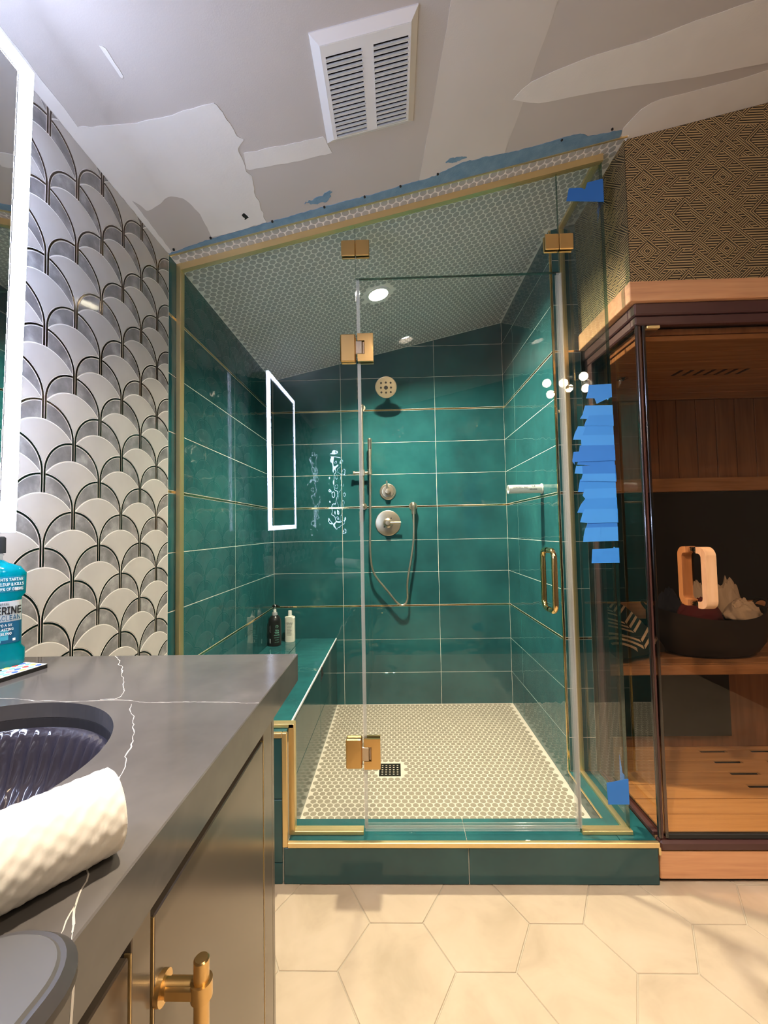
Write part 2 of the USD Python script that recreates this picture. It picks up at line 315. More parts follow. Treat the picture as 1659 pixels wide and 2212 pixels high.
def pennies(owner, spots, frame, material, near):
    o, U, V = (np.asarray(q, float) for q in frame); U, V = U/np.linalg.norm(U), V/np.linalg.norm(V); N = np.cross(U, V)
    pv, pf = penny_mesh(.0121, .0016)
    pts = np.array([o+u*U+v*V for u, v in spots]); order = np.argsort(np.linalg.norm(pts-np.asarray(near), axis=1))
    rest = []
    R = np.array([U, V, N])
    for rank, i in enumerate(order):
        m = trimesh.Trimesh(pv@R+pts[i], pf, process=False)
        if rank < 300: part(owner, 'penny_tile', m, material)
        else: rest.append(m)
    part(owner, 'penny_tiles', trimesh.util.concatenate(rest), material, False, 'field of smaller-looking penny tiles farther back', 'stuff')
PITCH_T = .0281
spots = []; k = math.sqrt(1+SL*SL)
for j in range(60):
    y = YT+.014+j*PITCH_T*math.sqrt(3)/2
    if y > YB-.008: break
    for i in range(80):
        s = .014+i*PITCH_T+(PITCH_T/2 if j % 2 else 0); x = XL+s/k
        lim = XC1-.010 if y < YW-.01 else XR-.008
        if x > lim: break
        if math.hypot((x-LIGHT_S[0])*k, y-LIGHT_S[1]) < .080: continue
        spots.append((s, -y))
pennies(sc, spots, ((XL, 0, 2.128-.0015), (1, 0, SL), (0, -1, 0)), 'penny_tile_ceiling', (0, 0.9, 1.3))
part(sc, 'edge_trim', ext(Polygon([ceil_uv(XL, YT-.004), ceil_uv(XC1, YT-.004), ceil_uv(XC1, YT), ceil_uv(XL, YT)]), .006, CEIL), 'brushed_gold', False, 'thin gold edge of the tiled ceiling')
part(sc, 'edge_trim', ext(Polygon([ceil_uv(XC1, YT-.004), ceil_uv(XC1+.004, YT-.004), ceil_uv(XC1+.004, YW), ceil_uv(XC1, YW)]), .006, CEIL), 'white_metal', False, 'thin pale edge of the tiled ceiling on the right')

# ------------------------------------------------------------------ shower walls
ROWS = [ZF, .270, .473, .681, .890, 1.090, 1.300, 1.508, 1.711, 1.919, 2.127, 2.328, 2.535]
GOLD = {3: .681, 6: 1.300, 9: 1.919}
G2 = .0013
def tiles(owner, frame, cols, top, z0=None, z1=9, t=.009, material='teal_tile', rows=ROWS, strips=True, ulim=None):
    """Tiles of a wall: u runs along the wall, v is the height; 'top' is a polygon that bounds the wall."""
    for c0, c1 in zip(cols[:-1], cols[1:]):
        for k in range(len(rows)-1):
            a = rows[k]+(.0062 if strips and k in GOLD else G2); b = rows[k+1]-(.0062 if strips and (k+1) in GOLD else G2)
            p = sbox(c0+G2, a, c1-G2, b).intersection(top.buffer(-.0012))
            for g in geoms(p):
                if g.area > 1e-5: part(owner, 'wall_tile', chamfered(g, t+rnd.uniform(-.0003, .0003), .0008, frame), material)
        if strips:
            for k, z in GOLD.items():
                p = sbox(c0+G2, z-.0038, c1-G2, z+.0038).intersection(top)
                for g in geoms(p): part(owner, 'trim_strip', ext(g, t+.0004, frame), 'polished_gold', False, 'slim gold strip between tile rows')
sb = struct('wall_back', 'teal tiled back wall of the shower')
FB = ((0, YB+.009, 0), (1, 0, 0), (0, 0, 1))     # normal -y
topB = Polygon([(XL, ZF), (XR, ZF), (XR, zc(XR)), (XL, zc(XL))])
part(sb, 'grout_bed', ext(topB.buffer(.02), .05, ((0, YB+.0509, 0), (1, 0, 0), (0, 0, 1))), 'grout')
tiles(sb, FB, [XL, -.330, .271, XR], topB)
swl = struct('wall_left_shower', 'teal tiled left wall of the shower')
FL = ((XL-.009, 0, 0), (0, 1, 0), (0, 0, 1))     # normal +x
topL = Polygon([(1.388, ZF), (YB, ZF), (YB, 2.127), (1.388, 2.127)])
part(swl, 'grout_bed', ext(topL, .05, ((XL-.0509, 0, 0), (0, 1, 0), (0, 0, 1))), 'grout')
tiles(swl, FL, [1.388, 1.9845, YB], topL)
swr = struct('wall_right_shower', 'teal tiled right wall of the shower')
FR = ((XR+.009, 0, 0), (0, -1, 0), (0, 0, 1))    # normal -x, u = -y
topR = Polygon([(-YB, ZF), (-YW-.001, ZF), (-YW-.001, zc(XR)), (-YB, zc(XR))])
part(swr, 'grout_bed', ext(topR, .05, ((XR+.0509, 0, 0), (0, -1, 0), (0, 0, 1))), 'grout')
tiles(swr, FR, [-YB, -2.391, -YW-.001], topR)
part(swr, 'corner_trim', bx(XR-.001, XR+.008, YW-.003, YW+.006, ZC, zc(XR)-.002, .001), 'polished_gold', False, 'gold edge trim of the outer corner')
swf = struct('wall_return_shower', 'narrow teal tiled wall facing the room beside the sauna')
FF = ((0, YW+.009, 0), (1, 0, 0), (0, 0, 1))
topF = Polygon([(XR+.009, ZC), (.826, ZC), (.826, zc(.826)), (XR+.009, zc(XR+.009))])
part(swf, 'grout_bed', ext(topF, .08, ((0, YW+.0809, 0), (1, 0, 0), (0, 0, 1))), 'grout')
tiles(swf, FF, [XR+.009, .826], topF)

# ------------------------------------------------------------------ left wall: fan mosaic
wl = struct('wall_left', 'wall of pale fan tiles with dark lunes and metal outlines')
YE = 1.386
part(wl, 'grout_bed', bx(XL-.06, XL-.0007, ROOM_Y, YE+.002, -.05, 2.127), 'white_grout')
FW = ((XL-.006, 0, 0), (0, 1, 0), (0, 0, 1))
W, ZR, RA = .173, .163, .103
def ellipse(cy, cz, a, b): return affinity.scale(Point(cy, cz).buffer(1.0, 20), a, b, origin=(cy, cz))
def disk(cy, cz, r): return Point(cy, cz).buffer(r, 32)
def fan_cell(y, z):
    """The pieces round one fan whose crown is at (y, z): the fan, two lunes under the arches beside its stem, two metal lines."""
    h = W/2; out = []
    fan = disk(y, z-RA, RA).intersection(sbox(y-h+.0012, z-.122, y+h-.0012, z+.01))
    for s in (-1, 1): fan = fan.difference(ellipse(y+s*h, z-.115, .0872, .0812))
    out.append(('fan_tile', 'fan_light', max(geoms(fan), key=lambda g: g.area)))
    below = disk(y, z-ZR-RA, RA+.0030)
    for s in (-1, 1):
        half = sbox(y+.0079, z-.4, y+.2, z) if s > 0 else sbox(y-.2, z-.4, y-.0079, z)
        lune = ellipse(y, z-.1965, .0786, .0726).intersection(half).intersection(sbox(y-.2, z-.1965, y+.2, z)).difference(below)
        if geoms(lune): out.append(('lune_tile', 'lune_dark', max(geoms(lune), key=lambda g: g.area)))
        arch = ellipse(y+s*h, z-.115, .0848, .0788).difference(ellipse(y+s*h, z-.115, .0812, .0752)).intersection(sbox(y-s*0, z-.115, y+s*(h-.0073), z) if s > 0 else sbox(y-h+.0073, z-.115, y, z))
        arch = arch.difference(disk(y+s*h, z-ZR/2-RA+0.0, .0) if False else Polygon())
        u0, u1 = sorted((y+s*(h-.0848), y+s*(h-.0812)))
        line = union_all([arch, sbox(u0, z-ZR+.0030, u1, z-.1149)]).difference(below).buffer(1e-5)
        out.append(('outline_strip', 'strip_metal', max(geoms(line), key=lambda g: g.area)))
    return out
bound = sbox(ROOM_Y, .62, YE-.0008, 2.1262)
rest = {}
for r in range(0, 24):
    z = 1.167-.163*4+r*.0815; y0 = .972+(W/2 if r % 2 else 0)
    if z < .60: continue
    for c in range(-13, 5):
        y = y0+c*W
        for name, look, g in fan_cell(y, z):
            for q in geoms(g.intersection(bound)):
                if q.area < 4e-6: continue
                t = {'fan_tile': .0062, 'lune_tile': .0058, 'outline_strip': .0066}[name]
                m = ext(q, t, FW)
                if q.bounds[2] > .62: part(wl, name, m, look)
                else: rest.setdefault((name+'s', look), []).append(m)
for (name, look), ms in rest.items():
    part(wl, name, trimesh.util.concatenate(ms), look, False, None, 'stuff')

# ------------------------------------------------------------------ curb, bench, shower floor
curb = struct('shower_curb', 'low teal tiled curb with a gold top edge')
part(curb, 'core', [bx(-.376, .826, YC+.008, 1.512, 0, ZC-.008), bx(XR+.006, .826, 1.512, YW+.008, 0, ZC-.008)], 'grout')
for a, b in ((-.3855, .2195), (.2215, .829)): part(curb, 'front_tile', bx(a+.001, b-.001, YC, YC+.012, .001, .1152, .0012), 'teal_tile_flat')
part(curb, 'edge_trim', bx(-.372, .833, YC-.003, YC+.010, .1165, ZC+.0008, .0015), 'brushed_gold', False, 'gold edge trim along the top')
part(curb, 'edge_trim', bx(.8285, .836, YC-.003, YC+.010, .095, .1185, .001), 'brushed_gold', False, 'short gold edge trim at the right end')
for a, b in ((-.371, .2165), (.2185, .713)): part(curb, 'top_tile', bx(a, b, YC+.011, 1.517, ZC-.010, ZC, .001), 'teal_tile')
part(curb, 'top_tile', ext(Polygon([(.715, YC+.011), (.829, YC+.011), (.829, YW), (.709, YW), (.709, 1.519)]), .010, ((0, 0, ZC-.010), (1, 0, 0), (0, 1, 0))), 'teal_tile')
part(curb, 'inner_tile', bx(-.354, XR, 1.507, 1.5165, ZF-.01, ZC-.011), 'teal_tile_flat')
part(curb, 'inner_tile', bx(XR, XR+.009, 1.518, YW, ZF-.01, ZC-.011), 'teal_tile_flat')
part(curb, 'inner_trim', bx(XR-.001, XR+.003, 1.518, YW, ZC-.006, ZC+.0006), 'brushed_gold', False, 'thin gold inner trim')

ZB, XB = .486, -.376
bench = struct('shower_bench', 'teal tiled bench along the left wall of the shower')
part(bench, 'core', bx(XL+.001, XB-.008, YC+.009, YB-.002, 0, ZB-.009), 'grout')
for z0, z1 in ((.001, .067), (.0695, .2695), (.2725, .4685)): part(bench, 'front_tile', bx(XL+.002, -.390, YC, YC+.012, z0, z1, .001), 'teal_tile_flat')
part(bench, 'edge_trim', bx(-.3885, -.3725, YC-.003, YC+.010, ZC-.014, ZB+.0005, .0015), 'brushed_gold', False, 'upright gold edge trim')
part(bench, 'edge_trim', bx(XL+.002, -.389, YC-.003, YC+.010, .470, ZB+.0005, .0015), 'brushed_gold', False, 'level gold edge trim')
for x0, x1, y0, y1 in ((-.594, XB, 1.414, 2.04), (-.594, XB, 2.04, YB-.002), (XL+.002, -.594, 1.414, 1.74), (XL+.002, -.594, 1.74, 2.335), (XL+.002, -.594, 2.335, YB-.002)):
    part(bench, 'top_tile', bx(x0+G2, x1-G2, y0+G2, y1-G2, ZB-.010, ZB, .0008), 'teal_tile')
for z0, z1 in ((ZF, .270), (.270, ZB-.012)):
    for y0, y1 in ((1.517, 2.04), (2.04, YB-.002)):
        part(bench, 'side_tile', bx(XB-.009, XB, y0+G2, y1-G2, z0+G2, z1-G2, .0008), 'teal_tile_flat')
part(bench, 'edge_trim', bx(XB-.004, XB+.001, 1.46, YB-.002, ZB-.008, ZB+.0006), 'white_metal', False, 'pale edge trim of the bench top')
def strokes(lines, r, frame):
    o, U, V = (np.asarray(q, float) for q in frame); out = []
    for ln in lines:
        p = np.array([o+u*U+v*V for u, v in ln]); out.append(tube(p, r, 6))
    return out
part(bench, 'pen_mark', strokes([[(0, .05), (.012, .058), (.022, .05), (.018, .034), (.004, .01), (.0, .004), (.026, .008)], [(.034, .004), (.040, .03), (.050, .05), (.049, .002)], [(.036, .022), (.054, .026), (.062, .008), (.066, .02)], [(-.004, -.006), (.03, .001), (.066, .006)]],
     .0012, ((XB+.0012, 2.060, ZB-.060), (0, 1, 0), (0, 0, 1))), 'print_black', False, 'handwritten black pen mark')

sf = struct('shower_floor', 'shower floor of round beige penny tiles with cream grout')
part(sf, 'grout_bed', bx(XB-.002, XR+.004, 1.51, YB, 0, ZF-.0009), 'penny_grout')
spots = []
for j in range(60):
    y = 1.531+j*PITCH_T*math.sqrt(3)/2
    if y > YB-.014: break
    for i in range(60):
        x = XB+.016+i*PITCH_T+(PITCH_T/2 if j % 2 else 0)
        if x > XR-.014: break
        if -.105 < x < .020 and 1.857 < y < 1.978: continue
        spots.append((x, y))
pennies(sf, spots, ((0, 0, ZF-.001), (1, 0, 0), (0, 1, 0)), 'penny_tile', (0.1, 0.5, .1))

# ------------------------------------------------------------------ bulkhead with wallpaper above the sauna
XK, YK, ZK = .822, 1.405, 1.972
wr = struct('wall_right', 'wall above the sauna in dark paper with a woven gold line pattern')
hull = m3.Manifold.hull_points(np.array([(x, y, z) for x in (XK, ROOM_X) for y in (YK, YB) for z in (ZK-.02, zc(x)-.001)]))
part(wr, 'wall_panel', hull, 'wallpaper_ground')
PU, PV = .1335, .1265                        # half repeat of the print
def bar(p, q, w): return LineString([p, q]).buffer(w/2, cap_style='flat', join_style='mitre')
def paper_cell():
    """One repeat, 2PU x 2PV: woven three-line bands on both diagonals over level lines, an hourglass, a diamond and a small eye."""
    P_, Q_ = 520.0, 493.0; lw = 6.4; gap = 13.0; frame_ = sbox(0, 0, P_, Q_); k = P_/Q_
    A = [10, 165, 360, 450]; Bk = [450, 295, 100, 10]; y0 = 0.0     # where the bands cross the hourglass level v = 0
    def line(x, sgn):                                               # a band through (x, 0)
        return (x-sgn*k*700, -700.0), (x+sgn*k*700, 700.0)
    def area(x, sgn, w=gap*2+lw+9): return bar(*line(x, sgn), w)
    def lines(x, sgn):
        p, q = map(np.array, line(x, sgn)); d = (q-p)/np.linalg.norm(q-p); n = np.array([-d[1], d[0]])
        return union_all([bar(p+n*gap*t, q+n*gap*t, lw) for t in (-1, 0, 1)])
    S = [(i, x+m*P_) for m in range(-2, 3) for i, x in enumerate(A)]; R = [(i, x+m*P_) for m in range(-2, 3) for i, x in enumerate(Bk)]
    sa, ra = [area(x, 1) for _, x in S], [area(x, -1) for _, x in R]
    odd, even = [], []
    for (i, x), a in zip(S, sa):
        for (j, x2), b in zip(R, ra):
            c = a.intersection(b)
            if c.is_empty or not c.intersects(frame_): continue
            (even if (i+j+int(round((x2-x)/P_))) % 2 == 0 else odd).append(c.buffer(10, join_style='mitre'))
    ev, od = union_all(even), union_all(odd)
    s_l = union_all([lines(x, 1) for _, x in S]).difference(ev.intersection(union_all(ra)))
    r_l = union_all([lines(x, -1) for _, x in R]).difference(od.intersection(union_all(sa)))
    ground = union_all([bar((-10, (t+.5)*Q_/28), (P_+10, (t+.5)*Q_/28), 8.2) for t in range(28)])
    pic = union_all([ground.difference(union_all(sa+ra)), s_l, r_l])
    for b in (0, Q_):                                                # hourglass above and below each crossing level
        for sgn in (1, -1):
            t = Polygon([(466, b+sgn*2), (514, b+sgn*2), (514+k*135, b+sgn*137), (466-k*135, b+sgn*137)])
            pic = union_all([pic.difference(t), ground.intersection(t)])
    def diamond(cx, cy, a, b, n, g):
        nonlocal pic
        full = Polygon([(cx-a, cy), (cx, cy+b), (cx+a, cy), (cx, cy-b)]); rings = []
        for t in range(n):
            o = full.buffer(-t*g, join_style='mitre'); rings.append(o.difference(o.buffer(-lw, join_style='mitre')))
        inner = full.buffer(-n*g, join_style='mitre')
        pic = union_all([pic.difference(full.buffer(5, join_style='mitre')), union_all(rings), ground.intersection(inner)])
    diamond(490, Q_/2, 104, 112, 2, gap)
    for b in (0, Q_): diamond(228, b, 62, 62, 3, 12.0)
    pic = affinity.scale(pic.intersection(frame_), 2*PU/P_, 2*PV/Q_, origin=(0, 0))
    return pic.simplify(.0002)
cell = paper_cell()
def paper(frame, poly, du, dv):
    b = poly.bounds; out = []
    for i in range(int((b[0]-du)//(2*PU)), int((b[2]-du)//(2*PU))+1):
        for j in range(int((b[1]-dv)//(2*PV)), int((b[3]-dv)//(2*PV))+1):
            g = affinity.translate(cell, du+i*2*PU, dv+j*2*PV).intersection(poly)
            for q in geoms(g): out.append(ext(q, .0004, frame))
    return trimesh.util.concatenate(out)
XV = 1.75
fp = Polygon([(XK+.001, ZK), (XV, ZK), (XV, zc(XV)-.002), (XK+.001, zc(XK)-.002)])
part(wr, 'wallpaper_print', paper(((0, YK, 0), (1, 0, 0), (0, 0, 1)), fp, .95-.2516+.069, 2.0925), 'wallpaper_gold', False, 'gold printed line pattern')
lp = Polygon([(-YW, ZK), (-YK-.001, ZK), (-YK-.001, zc(XK)-.002), (-YW, zc(XK)-.002)])
part(wr, 'wallpaper_print', paper(((XK, 0, 0), (0, -1, 0), (0, 0, 1)), lp, -1.66, 2.0925), 'wallpaper_gold', False, 'gold printed line pattern on the narrow side')
# ================================================================== PART TWO
# ------------------------------------------------------------------ lamps set in the ceilings
def downlight(name, xy, r, recess, look, label):
    x, y = xy; c = np.array([x, y, zc(x)]); N = np.array([SL, 0, -1.0])/math.sqrt(1+SL*SL)
    t = thing(name, label, 'downlight', c)
    part(t, 'trim_ring', ring(c-N*.002, c+N*.006, r+.013, r-.001, 40), 'white_metal')
    part(t, 'can', ring(c-N*(recess+.012), c-N*.002, r+.002, r-.001, 40), 'white_metal')
    part(t, 'lit_lens', cyl(c-N*(recess+.012), c-N*recess, r-.001, 40), look)
downlight('downlight', LIGHT_S, .048, .026, 'lamp_shower', 'lit round downlight in the tiled shower ceiling')
downlight('downlight', LIGHT_R, .045, .027, 'lamp_room', 'lit round downlight in the drywall ceiling above the vanity, seen reflected in the glass')
downlight('downlight', LIGHT_Q, .045, .030, 'lamp_room', 'lit round downlight in the drywall ceiling on the sauna side, behind the camera')

# ------------------------------------------------------------------ ceiling vent
vx0, vx1, vy0, vy1 = -.1705, .0755, .873, 1.136
vo = np.array([vx0, vy0, zc(vx0)])
vent = thing('ceiling_vent', 'square white louvred exhaust vent on the ceiling', 'vent', vo)
UW = vx1-vx0; VH = vy1-vy0                     # u along the slope (x), v along y
FV = ((vx0, vy1, zc(vx0)), (1, 0, SL), (0, -1, 0))
cols = ((.028, .112), (.140, .222))
def vrect(u0, u1, v0, v1): return sbox(u0, v0, u1, v1)
plate = vrect(.018, UW-.018, .018, VH-.018); nsl = 17
sy0, sy1 = .028, VH-.045
slots = []
for a, b in cols:
    for i in range(nsl):
        v = sy0+(sy1-sy0)*i/(nsl-1); slots.append(vrect(a, b, v-.0027, v+.0027))
part(vent, 'face_plate', ext(plate.difference(union_all(slots)), .003, FV, .013), 'white_metal')
o, U, V = (np.array(q, float) for q in FV); N = np.cross(U, V); N /= np.linalg.norm(N)
def P3(u, v, n): return o+u*U+v*V+n*N
def frame_side(a, b, a2, b2):
    return tm(m3.Manifold.hull_points(np.array([P3(*a, 0), P3(*b, 0), P3(*a, .003), P3(*b, .003), P3(*a2, .0162), P3(*b2, .0162), P3(*a2, .0), P3(*b2, .0)])))
cs = [(0, 0), (UW, 0), (UW, VH), (0, VH)]; ci = [(.020, .020), (UW-.020, .020), (UW-.020, VH-.020), (.020, VH-.020)]
part(vent, 'bevelled_frame', [frame_side(cs[i], cs[(i+1) % 4], ci[i], ci[(i+1) % 4]) for i in range(4)], 'white_metal')
part(vent, 'dark_cavity', ext(vrect(.019, UW-.019, .019, VH-.019), .001, FV, .001), 'dark_hole')
for a, b in cols:
    for i in range(nsl):
        v = sy0+(sy1-sy0)*i/(nsl-1)
        q = [P3(a-.001, v-.0080, .0160), P3(b+.001, v-.0080, .0160), P3(a-.001, v-.0018, .0186), P3(b+.001, v-.0018, .0186)]
        q += [x-N*.0012 for x in q]
        part(vent, 'louvre', m3.Manifold.hull_points(np.array(q)), 'white_metal')

# ------------------------------------------------------------------ shower enclosure of fixed glass
enc = thing('shower_enclosure', 'fixed clear glass panels of the shower in gold channels', 'shower enclosure', (XL, YG, ZC))
GT = .0048
FG = ((0, YG+GT, 0), (1, 0, 0), (0, 0, 1))       # extrudes towards -y
def gl(poly, name, label): part(enc, name, ext(poly, 2*GT, FG), 'shower_glass', False, label)
g1 = Polygon([(XL+.004, ZB+.003), (XB+.010, ZB+.003), (XB+.010, ZC+.003), (-.1225, ZC+.003), (-.1225, zc(-.1225)-.005), (XL+.004, zc(XL+.004)-.005)])
g2 = Polygon([(-.1205, 2.056), (.6005, 2.056), (.6005, zc(.6)-.005), (-.1205, zc(-.1205)-.005)])
XGR = .762
g3 = Polygon([(.6025, ZC+.003), (XGR, ZC+.003), (XGR, zc(XGR)-.005), (.6025, zc(.6025)-.005)])
gl(g1, 'glass_panel', 'left glass panel notched over the bench'); gl(g2, 'glass_panel', 'glass transom above the door'); gl(g3, 'glass_panel', 'narrow glass panel right of the door')
g4 = Polygon([(-YW, ZC+.003), (-YG-.006, ZC+.003), (-YG-.006, zc(XGR)-.006), (-YW, zc(XGR)-.006)])
part(enc, 'glass_panel', ext(g4, 2*GT, ((XGR+.0002, 0, 0), (0, -1, 0), (0, 0, 1))), 'shower_glass', False, 'glass return panel running back to the tiled wall')
for x, z0 in ((-.1222, ZC+.003), (.6022, ZC+.003)):
    part(enc, 'glass_edge', bx(x-.0007, x+.0007, YG-GT, YG+GT, z0 if x > 0 else 2.056, zc(x)-.006), 'glass_edge')
part(enc, 'glass_edge', bx(XGR+.0003, XGR+.0018, YG-GT, YG+GT+.010, ZC+.003, zc(XGR)-.006), 'glass_edge')
part(enc, 'glass_edge', bx(-.1205, .6005, YG-GT, YG+GT, 2.0548, 2.0558), 'glass_edge')
# channels
def channel(poly_pts, d0, d1): pass
cy0, cy1 = YG-.0145, YG+.0145
part(enc, 'wall_channel', bx(XL, XL+.016, cy0, cy1, ZB, zc(XL)-.004, .001), 'brushed_gold', False, 'upright gold channel on the left wall')
part(enc, 'bench_channel', bx(XL+.002, XB+.018, cy0, cy1, ZB, ZB+.014, .001), 'brushed_gold')
part(enc, 'bench_channel', bx(XB+.0005, XB+.020, cy0, cy1, ZC, ZB+.013, .001), 'brushed_gold')
part(enc, 'curb_channel', bx(XB+.018, -.1235, cy0, cy1, ZC, ZC+.013, .001), 'brushed_gold')
part(enc, 'curb_channel', bx(.6035, .7685, cy0, cy1, ZC, ZC+.013, .001), 'brushed_gold')
part(enc, 'curb_channel', bx(.747, .767, cy1, YW-.002, ZC, ZC+.011, .001), 'brushed_gold')
tc = m3.Manifold.hull_points(np.array([(x, y, zc(x)-h) for x in (XL, XGR+.004) for y in (YG-.0135, YG+.0060) for h in (.0025, .027)]))
part(enc, 'ceiling_channel', tc, 'brushed_gold', False, 'gold channel along the sloping ceiling')
part(enc, 'ceiling_channel', bx(.744, .768, cy1, YW-.002, zc(.75)-.016, zc(.75)-.002, .001), 'brushed_gold')
part(enc, 'wall_channel', bx(.746, .768, YW-.014, YW-.001, ZC+.010, zc(.75)-.015, .001), 'brushed_gold', False, 'upright gold channel on the narrow tiled wall')
for x, z in ((-.1215, 2.165), (.6015, 2.162)):
    for s in (-1, 1):
        x0, x1 = (x-.050, x-.0006) if s < 0 else (x+.0006, x+.050)
        part(enc, 'clamp', [bx(x0, x1, YG-.0125, YG-GT, z-.029, z+.029, .0025), bx(x0, x1, YG+GT, YG+.0125, z-.029, z+.029, .0025)], 'hardware_gold')

# ------------------------------------------------------------------ shower door
door = thing('shower_door', 'frameless clear glass shower door on gold hinges', 'shower door', (-.118, YG, .150))
dp = Polygon([(-.1185, .150), (.5985, .150), (.5985, 2.0525), (-.1185, 2.0525)])
part(door, 'door_pane', ext(dp, 2*GT, FG), 'shower_glass')
def seal(x0, x1, z0, z1): return [bx(x0, x1, YG-.0082, YG-.0052, z0, z1, .0008), bx(x0, x1, YG+.0052, YG+.0082, z0, z1, .0008)]
part(door, 'seal_strip', seal(-.1205, -.1085, .152, 1.745)+seal(-.1205, -.1085, 1.856, 2.050), 'clear_seal', False, 'clear plastic seal along the hinge side')
part(door, 'seal_strip', seal(.588, .6040, .150, 2.050)+[bx(.6005, .6055, YG-.010, YG+.010, .150, 2.050, .001)], 'clear_seal', False, 'clear plastic seal along the handle side')
part(door, 'sweep_strip', seal(-.1185, .5985, .141, .160), 'clear_seal', False, 'clear plastic sweep along the bottom edge')
part(door, 'glass_edge', bx(-.1185, .5985, YG-GT, YG+GT, 2.0526, 2.0536), 'glass_edge')
for zc0 in (1.8000, .3985):
    h, w = .0500, .0585; xm = -.1215
    h1 = part(door, 'hinge', [bx(xm-w, xm-.004, YG-.016, YG-.005, zc0-h, zc0+h, .004), bx(xm-w, xm-.004, YG+.005, YG+.016, zc0-h, zc0+h, .004)], 'hardware_gold', False, 'gold hinge plate on the fixed glass')
    leaf = sbox(xm+.003, zc0-h, xm+w, zc0+h).difference(sbox(xm-.01, zc0-.024, xm+.028, zc0+.024))
    FH = ((0, YG-.005, 0), (1, 0, 0), (0, 0, 1)); FH2 = ((0, YG+.016, 0), (1, 0, 0), (0, 0, 1))
    part(door, 'hinge', [ext(leaf, .011, FH), ext(leaf, .011, FH2)], 'hardware_gold', False, 'gold hinge leaf on the door')
    part(door, 'hinge_knuckle', [bx(xm-.004, xm+.020, YG-.0155, YG+.0155, zc0-.0235, zc0+.0235, .002), bx(xm+.0205, xm+.0270, YG-.011, YG+.011, zc0-.022, zc0+.022, .002)], 'bronze_nickel')
def pull(x, y, s, z0, z1, r=.0095, reach=.048):
    """A D-shaped bar: leaves the glass at z1, runs down and returns at z0; s = -1 towards the room."""
    ye = y+s*reach; c = .026
    pts = [(x, y, z1)]
    for a in np.linspace(0, PI/2, 7): pts.append((x, ye-s*c+s*c*math.sin(a), z1-c+c*math.cos(a)))
    for a in np.linspace(0, PI/2, 7): pts.append((x, ye-s*c+s*c*math.cos(a), z0+c-c*math.sin(a)))
    pts.append((x, y, z0))
    return tube(np.array(pts), r, 18)
part(door, 'pull_handle', pull(.527, YG-GT, -1, .872, 1.075), 'polished_gold', 60, 'gold pull handle on the room side')
part(door, 'pull_handle', pull(.527, YG+GT, 1, .872, 1.075), 'polished_gold', 60, 'gold pull handle on the shower side')

# ------------------------------------------------------------------ blue painter's tape on the glass corner
TAPE = [[(.686,1.6466),(.7604,1.6488),(.7594,1.6014),(.711,1.5797),(.7042,1.5994),(.6748,1.5994),(.6834,1.6247)],[(.6704,1.5744),(.7597,1.5738),(.7594,1.5343),(.6816,1.5346),(.6813,1.5265),(.6513,1.5283),(.6613,1.5439)],[(.6832,1.5388),(.7594,1.5396),(.7594,1.5009),(.6642,1.5033),(.6706,1.519)],[(.6434,1.5021),(.6699,1.5014),(.6509,1.4544),(.6241,1.455),(.6311,1.4777)],[(.67,1.5072),(.7595,1.5067),(.7592,1.464),(.6514,1.4667),(.6625,1.4875)],[(.6514,1.4704),(.7597,1.4695),(.7593,1.4285),(.6529,1.431)],[(.6467,1.4345),(.7593,1.4342),(.7598,1.4055),(.6425,1.4082)],[(.6245,1.4129),(.76,1.4167),(.7595,1.3798),(.6274,1.3776),(.6269,1.3674),(.6188,1.3798)],[(.6434,1.3932),(.7604,1.3853),(.7596,1.3571),(.6357,1.3684)],[(.6319,1.364),(.6621,1.3638),(.6614,1.3354),(.6258,1.3377)],[(.6524,1.3638),(.7604,1.3649),(.7598,1.3293),(.6532,1.3334)],[(.6531,1.3356),(.7602,1.335),(.7595,1.3067),(.6454,1.3109)],[(.6438,1.3164),(.7598,1.3139),(.759,1.2772),(.6562,1.280),(.6541,1.2727),(.6353,1.2738)],[(.6579,1.2833),(.7598,1.2846),(.759,1.2442),(.6601,1.2473),(.6502,1.2606)],[(.6583,1.2493),(.7591,1.2517),(.7581,1.208),(.6553,1.2117),(.6548,1.2009),(.6292,1.2021),(.6422,1.2296)],[(.6553,1.2137),(.7583,1.2134),(.7577,1.1656),(.6637,1.1656),(.6375,1.1691),(.648,1.2018)],[(.6654,1.1706),(.7592,1.1723),(.7595,1.1441),(.6562,1.1478)],[(.6562,1.1498),(.7604,1.1513),(.7604,1.1032),(.6457,1.1011),(.6483,1.1224),(.6524,1.1395)],[(.6754,1.0755),(.7604,1.0792),(.7606,1.0285),(.6711,1.0286),(.6733,1.0498)],[(.6436,2.3572),(.6878,2.3574),(.7005,2.3511),(.7088,2.3758),(.759,2.3873),(.7574,2.3037),(.6333,2.3102)],[(.6916,.2962),(.7605,.3083),(.7591,.2257),(.6949,.2258),(.6933,.261)]]
ORD = ['topmost','second','third','fourth','fifth','sixth','seventh','eighth','ninth','tenth','eleventh','twelfth','thirteenth','fourteenth','fifteenth','sixteenth','lowest']
NOTE = ['wide with a torn left end','with a slanting left end','short stub poking out to the left','with a tapering left end','with a square left end','thin and darker','darker with a ragged left end','creased and tilted','short ragged stub at the left','darker with a square end','medium length','poking out to the left','with a rounded left end','poking out far to the left','wide with a slanting end','thin darker band','wide and square ended']
random.seed(3)
